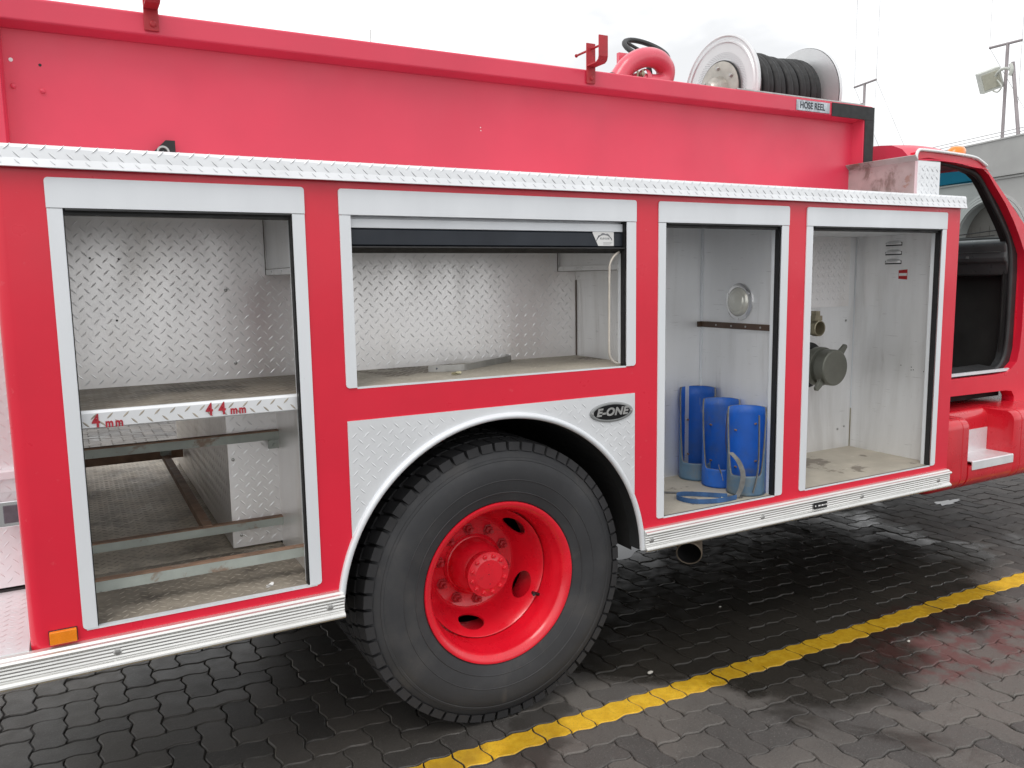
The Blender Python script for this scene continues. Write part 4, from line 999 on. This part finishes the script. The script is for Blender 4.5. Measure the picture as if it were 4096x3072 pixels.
# ------------------------------------------------------------------ loose things in the lockers
def holder(y, h, cup, ang, mcup, label):
    mb = MB(); cxp, r = 2.600, .077; n = 64; vs = []; rows = 10
    for k in range(n):
        a = 2 * PI * k / n; d = abs((a - ang + PI) % (2 * PI) - PI)        # angle from the open side
        t = min(1, max(0, (d - .80) / .72)); t = t * t * (3 - 2 * t)
        zt_ = cup + (h - cup) * t - (.05 * max(0, 1 - (d - 1.5) / .30) ** 2 if d > 1.5 else .05 * t)
        lean = .04
        for q in range(rows + 1):
            z = zt_ * q / rows; vs.append((cxp + r * cos(a) + lean * z * 0, y + r * sin(a), ZB + .002 + z))
    mb.fixn = True
    for k in range(n):
        d = abs((2 * PI * (k + .5) / n - ang + PI) % (2 * PI) - PI)
        mb.mi = 1 if d < 1.25 else 0
        kk = (k + 1) % n
        o = k * (rows + 1); p = kk * (rows + 1)
        mb.f += [[o + q, p + q, p + q + 1, o + q + 1] for q in range(rows)]; mb.m += [mb.mi] * rows
    mb.v = vs
    mb.mi = 1; mb.lathe([(.0001, .004), (r, .004)], (cxp, y, ZB), 'z', 32)
    o = mb.build('bottle_holder', ['blue', mcup, 'strap'], None, smooth=50)
    s_ = o.modifiers.new('thick', 'SOLIDIFY'); s_.thickness = .0075; s_.offset = 1; s_.material_offset_rim = 2
    for dz_, da_ in ((.30, -.55), (.27, .75), (.13, -.6), (.10, .7)):
        a = ang + PI + da_; sm_ = MB(); p = Vector((cxp + (r - .004) * cos(a), y + (r - .004) * sin(a), ZB + dz_ + .0)); q = Vector((-cos(a), -sin(a), 0))
        sm_.tube([p - q * .006, p + q * .007], .0042, 8); sm_.build('screw', 'bar_rust', o)
    tag(o, label, 'holder', 'blue half-tube holders in the third locker'); return o
for (y, h, cup, mc, lb_) in ((.436, .432, .082, 'blue_dusty', 'tallest blue half-tube holder in the back corner of the locker, with dusty grey cup'),
                             (.276, .395, .086, 'blue', 'middle blue half-tube holder with a clean blue cup, between the two dusty-cupped ones'),
                             (.114, .380, .088, 'blue_dusty', 'front blue half-tube holder with grey cup, next to the door seal')):
    o = holder(y, h, cup, PI + .78, mc, lb_)
bs = MB(); bs.ribbon(smooth_path([(2.585, .028, ZB + .36), (2.590, .030, ZB + .25), (2.583, .026, ZB + .12), (2.560, .030, ZB + .02)], 6), (.010, .016, 0)); bs.build('side_strap', 'strap', o)
bs = MB(); bs.ribbon(smooth_path([(2.552, .186, ZB + .35), (2.549, .190, ZB + .24), (2.556, .184, ZB + .13), (2.545, .176, ZB + .07)], 6), (.008, .010, 0)); bs.build('side_strap', 'brown', o)
bs = MB(); bs.ribbon(smooth_path([(2.535, .215, ZB + .105), (2.528, .20, ZB + .088), (2.518, .182, ZB + .085), (2.512, .165, ZB + .06)], 6), (.0, .006, .016)); bs.build('side_strap', 'strap', o)
sp = MB(); 
loop = [(2.455, .075, ZB + .012), (2.36, .17, ZB + .012), (2.30, .205, ZB + .012), (2.255, .165, ZB + .012), (2.27, .09, ZB + .012), (2.34, .045, ZB + .012), (2.42, .035, ZB + .012), (2.475, .04, ZB + .012)]
sp.ribbon(smooth_path(loop, 8), (0, 0, .020)); sp.mi = 1
sp.ribbon(smooth_path([(2.475, .04, ZB + .012), (2.495, .035, ZB + .05), (2.500, .03, ZB + .11), (2.492, .05, ZB + .165), (2.478, .085, ZB + .20)], 8), (.018, -.012, 0))
sp.ribbon(smooth_path([(2.19 + .08, .30, ZB + .003), (2.42, .175, ZB + .003), (2.52, .05, ZB + .003)], 6), (.018, .016, 0))
spo = sp.build('webbing_strap', ['strap_blue', 'strap'], None, smooth=50); tag(spo, 'faded blue and grey webbing strap looped on the floor in front of the blue holders', 'strap')
wrn = MB(); zf = 1.307 + .013
wrn.ribbon(smooth_path([(1.585, .525, zf), (1.600, .50, zf), (1.588, .43, zf), (1.52, .385, zf), (1.40, .305, zf), (1.30, .245, zf), (1.25, .235, zf), (1.19, .252, zf), (1.155, .272, zf)], 7), (0, 0, .024), .002)
wrn.mi = 1; wrn.lathe([(.004, 0), (.0001, -.002)], (1.18, .252, zf), 'y', 8)
wro = wrn.build('metal_clamp_strip', ['steel', 'print'], None, smooth=50); tag(wro, 'bent bare steel strip lying on the dusty floor of the locker over the wheel', 'metal strip')
def leaf(name, x, y, z, s, a, label, cat='leaf', mat='leaf'):
    m = MB(); rng = random.Random(int(x * 1000)); ring = []
    for k in range(14):
        t = 2 * PI * k / 14; rr = 1 + rng.uniform(-.25, .2); ring.append((x + s * rr * cos(t) * cos(a) - s * .35 * rr * sin(t) * sin(a), y + s * rr * cos(t) * sin(a) + s * .35 * rr * sin(t) * cos(a), z + .002 + .004 * (1 + sin(2 * t))))
    m.add(ring + [(x, y, z + .003)], [(k, (k + 1) % 14, 14) for k in range(14)])
    m.add([(p[0], p[1], z + .0005) for p in ring], [tuple(range(14))])
    o = m.build(name, mat, None, smooth=60); tag(o, label, cat); return o
leaf('dry_leaf', 1.205, .135, 1.308, .026, .3, 'pale dry leaf lying beside the steel strip in the wheel locker')
leaf('dry_leaf', 2.44, .085, ZB, .020, .5, 'pale dry leaf on the floor inside the strap loop')
leaf('paper_scrap', .50, .06, ZB + .001, .014, .4, 'tiny white paper scrap on the dark floor of the rear locker', 'paper', 'white')
def pebble(x, y, s, label):
    m = MB(); rng = random.Random(int(x * 977)); ph = [rng.uniform(0, 6) for _ in range(4)]
    vs = []
    for i in range(7):
        th = PI * i / 6
        for k in range(10):
            a = 2 * PI * k / 10; r = s * (1 + .2 * sin(2 * a + ph[0]) + .12 * sin(3 * a + ph[1] + th))
            vs.append((x + r * sin(th) * cos(a) * 1.3, y + r * sin(th) * sin(a), s * .55 + s * .6 * cos(th) + .001))
    m.add(vs, [(i * 10 + k, i * 10 + (k + 1) % 10, (i + 1) * 10 + (k + 1) % 10, (i + 1) * 10 + k) for i in range(6) for k in range(10)])
    o = m.build('stone_chip', 'stone', None, smooth=60); tag(o, label, 'stone', 'stone chips on the paving'); return o
LITTER = True

# ------------------------------------------------------------------ background
U = Vector((.285, .9585, 0)); P0 = Vector((27.59, 13.31, 0)); NB = Vector((.9585, -.285, 0))     # facade line and its inward normal
def FB(s, z, d=0): return tuple(P0 + U * s + NB * d + Vector((0, 0, z)))
bld = empty('arched_building', tuple(P0)); tag(bld, 'grey rendered building with parapet, cornice and arched doorways beyond the cab', 'building')
def fbox(mb, s0, s1, z0, z1, d0, d1):
    mb.add([FB(s, z, d) for s in (s0, s1) for d in (d0, d1) for z in (z0, z1)], [(0, 1, 3, 2), (4, 6, 7, 5), (0, 4, 5, 1), (2, 3, 7, 6), (0, 2, 6, 4), (1, 5, 7, 3)])
ARC = 1.25; AZ0, AR = 2.55, 1.45
def arched_wall():
    w = MB(); w.mi = 0; S0, S1 = -16, 24; centers = [ARC - 12.6, ARC - 8.4, ARC - 4.2, ARC, ARC + 4.2, ARC + 8.4, ARC + 12.6]
    edges = [S0]
    for c in centers:
        pts = [(c - AR, 0), (c - AR, AZ0)] + [(c - AR * cos(PI * k / 24), AZ0 + AR * sin(PI * k / 24)) for k in range(1, 24)] + [(c + AR, AZ0), (c + AR, 0)]
        # wall above and beside this arch, as vertical strips, plus the reveal
        for a, b in zip(pts[:-1], pts[1:]):
            if abs(a[0] - b[0]) > 1e-6:
                w.quad(FB(a[0], a[1]), FB(b[0], b[1]), FB(b[0], 4.86), FB(a[0], 4.86))
            w.quad(FB(a[0], a[1]), FB(b[0], b[1]), FB(b[0], b[1], .35), FB(a[0], a[1], .35))
        edges += [c - AR, c + AR]
    edges.append(S1)
    for a, b in zip(edges[0::2], edges[1::2]): w.quad(FB(a, 0), FB(b, 0), FB(b, 4.86), FB(a, 4.86))
    fbox(w, S0, S1, 4.86, 6.0, -.02, .5); fbox(w, S0, S1, 0, 5.9, 8.0, 8.3); fbox(w, S0, S1, 5.5, 5.6, .4, 8.1); fbox(w, S0, S0 + .3, 0, 5.9, .4, 8.1); fbox(w, S1 - .3, S1, 0, 5.9, .4, 8.1)
    w.fixn = False
    o = w.build('wall', 'concrete', bld)
    for c in centers:
        t = MB(); prof = []
        for k in range(33):
            a = PI * k / 32; prof.append((c - AR * cos(a), AZ0 + AR * sin(a), -cos(a), sin(a)))
        for dr, dd in ((.03, .07), (.13, .05), (.23, .03)):
            vs = []
            for s_, z_, cx_, sz_ in prof: vs += [FB(s_ + cx_ * dr, z_ + sz_ * dr, 0.0), FB(s_ + cx_ * dr, z_ + sz_ * dr, -dd), FB(s_ + cx_ * (dr + .075), z_ + sz_ * (dr + .075), -dd), FB(s_ + cx_ * (dr + .075), z_ + sz_ * (dr + .075), 0.0)]
            t.add(vs, [(k * 4 + q, k * 4 + q + 1, k * 4 + 5 + q, k * 4 + 4 + q) for k in range(32) for q in range(3)])
        t.build('arch_moulding', 'concrete_lt', bld, smooth=40)
        d = MB(); fbox(d, c - AR, c + AR, 0, AZ0 + AR, .34, .4)
        for q in range(7): fbox(d, c - AR + .1 + q * .42, c - AR + .13 + q * .42, 0, 3.2, .325, .34)
        d.build('arched_door', 'door_dark' if c != ARC - 4.2 else 'door_red', bld)
    cn = MB(); fbox(cn, S0, S1, 4.79, 4.86, -.10, .0); fbox(cn, S0, S1, 4.70, 4.76, -.05, -.001); cn.build('cornice', 'concrete', bld)
    pp = MB(); fbox(pp, S0, S1, 6.0, 6.05, -.05, .55); pp.build('parapet_cap', 'concrete_lt', bld)
arched_wall()
for zz in (6.16, 6.27):
    cb_ = MB(); cb_.tube([FB(-16, zz, .1), FB(24, zz, .1)], .012, 6); cb_.build('cable', 'wire', bld)
def mast(s, base, top, s_l, zl_, s_r, zr_, d, label, w_l=None):
    m = empty('antenna_mast', FB(s, base, d)); tag(m, label, 'antenna', 'wire antenna masts on the roof')
    a = MB(); a.tube([FB(s, base, d), FB(s, top, d)], .055, 8); a.build('pole', 'mast', m)
    b = MB(); b.tube([FB(s_l, zl_, d), FB(s_r, zr_, d)], .045, 8); b.build('cross_arm', 'mast', m)
    w = MB()
    w.tube([FB(s_l, zl_, d), FB(s_l + .02, zl_ + 6.5, d)], .008, 5); w.tube([FB(s_r, zr_, d), FB(s_r - .1, zr_ + 6.5, d)], .008, 5)
    w.tube([FB(s_l, zl_, d), FB(s_r - 1.2, base, d)], .008, 5); w.tube([FB(s_r, zr_, d), FB(s_r, base, d)], .006, 5); w.tube([FB(s_r, zr_, d), FB(s_r - 2.6, base, d)], .008, 5)
    w.build('guy_wire', 'wire', m)
mast(1.16, 5.55, 9.19, 1.94, 9.22, .58, 9.11, .25, 'taller-looking wire antenna mast standing behind the roof floodlight')
mast(8.75, 5.55, 9.62, 9.46, 9.60, 8.0, 9.59, .25, 'smaller wire antenna mast seen just past the hose reel')
fld = empty('floodlight', FB(.31, 5.9)); tag(fld, 'square floodlight on a leaning pole at the edge of the roof', 'floodlight')
a = MB(); a.tube([FB(.31, 5.95, .1), FB(.74, 8.45, .1)], .06, 8); a.build('pole', 'mast', fld)
a = MB(); a.tube(smooth_path([FB(.72, 8.2, .05), FB(.95, 8.3, -.02), FB(1.2, 8.22, -.05), FB(1.35, 8.05, -.05)], 5), .045, 8); a.tube(smooth_path([FB(.72, 8.38, .0), FB(.66, 8.2, 0), FB(.72, 8.02, 0)], 4), .06, 8)
a.tube(smooth_path([FB(1.25, 8.0, 0), FB(1.05, 7.75, 0), FB(1.2, 7.6, 0), FB(1.4, 7.68, 0)], 5), .025, 6); a.build('arm', 'lampbox', fld)
hx = MB(); hx.box(-.33, .33, -.20, .20, -.34, .34); hx.mi = 1; hx.box(-.26, .26, -.215, -.199, -.26, .26)
Rr = Matrix.Rotation(math.radians(-48), 3, 'Z') @ Matrix.Rotation(math.radians(-18), 3, 'Y') @ Matrix.Rotation(math.radians(14), 3, 'X'); c0 = Vector(FB(1.52, 8.05, -.05))
hx.v = [tuple(c0 + Rr @ Vector(p)) for p in hx.v]; hx.build('lamp_housing', ['lampbox', pbr('flood_glass', (.40, .40, .33), .25, 0, .05, 4)], fld, bevel=.04)
fpz = MB(); fpz.tube([(6.53, 16, 0), (6.53, 16, 7.32)], [.030, .014], 8); o = fpz.build('whip_antenna', pbr('pale_whip', (.62, .62, .62), .5)); tag(o, 'thin pale whip antenna rising behind the truck', 'antenna')
bw = MB(); bw.box(-9, -.62, 11.0, 11.3, -.02, 3.2); o = bw.build('block_wall', 'brick_beige'); tag(o, 'beige block wall just visible behind the tail of the truck', 'wall')

for x, y, s_, lb_ in ((2.02, .05, .010, 'white stone chip beside the yellow line, in front of the wheel'), (3.20, -.30, .007, 'small pale stone chip on the camera side of the yellow line'), (2.75, .42, .005, 'tiny pale chip on the dark paving under the lockers')):
    pebble(x, y, s_, lb_)

# ------------------------------------------------------------------ camera, light, world
cam = D.cameras.new('camera'); co = D.objects.new('camera', cam); COL.objects.link(co)
yaw, pit, rol = math.radians(28.51696), math.radians(7.38672), math.radians(.907636)
F = Vector((sin(yaw) * cos(pit), cos(yaw) * cos(pit), -sin(pit))); Rv = Vector((cos(yaw), -sin(yaw), 0)); Dn = F.cross(Rv)
R2 = Rv * cos(rol) + Dn * sin(rol); D2 = -Rv * sin(rol) + Dn * cos(rol)
co.matrix_world = Matrix(((R2.x, -D2.x, -F.x, 0), (R2.y, -D2.y, -F.y, -2.5), (R2.z, -D2.z, -F.z, 1.645), (0, 0, 0, 1)))
cam.sensor_width = 36; cam.lens = 36 * 3247.755 / 4096; cam.clip_start = .05; cam.clip_end = 1500
scene.camera = co

SUN_E, SUN_AZ = math.radians(55), math.radians(228)
su = D.lights.new('sun', 'SUN'); su.energy = .9; su.angle = math.radians(25); su.color = (1, .97, .93)
so = D.objects.new('sun', su); COL.objects.link(so)
dirn = Vector((sin(SUN_AZ) * cos(SUN_E), cos(SUN_AZ) * cos(SUN_E), sin(SUN_E)))
so.rotation_euler = dirn.to_track_quat('Z', 'Y').to_euler()
w = D.worlds.new('World'); scene.world = w; w.use_nodes = True; nt = w.node_tree
bg = nt.nodes['Background']; bg.inputs[1].default_value = .15
sky = nt.nodes.new('ShaderNodeTexSky'); sky.sky_type = 'NISHITA'; sky.sun_disc = False; sky.sun_elevation = SUN_E; sky.sun_rotation = SUN_AZ; sky.dust_density = 6; sky.air_density = 1
tc = nt.nodes.new('ShaderNodeTexCoord'); mp = nt.nodes.new('ShaderNodeMapping'); mp.inputs['Scale'].default_value = (1, 1, 3); nt.links.new(tc.outputs['Generated'], mp.inputs[0])
cn_ = noise(nt, mp.outputs[0], 2.2, 5, .55, .4)
cloud = mixc(nt, ramp(nt, cn_, .34, .56), (6.5, 6.55, 6.62), (10.2, 10.2, 10.2))
nt.links.new(mixc(nt, .9, sky.outputs[0], cloud), bg.inputs[0])
scene.view_settings.view_transform = 'Standard'; scene.view_settings.look = 'None'; scene.view_settings.exposure = 0; scene.view_settings.gamma = 1
scene.cycles.max_bounces = 10; scene.cycles.diffuse_bounces = 5; scene.cycles.glossy_bounces = 5; scene.cycles.transparent_max_bounces = 12
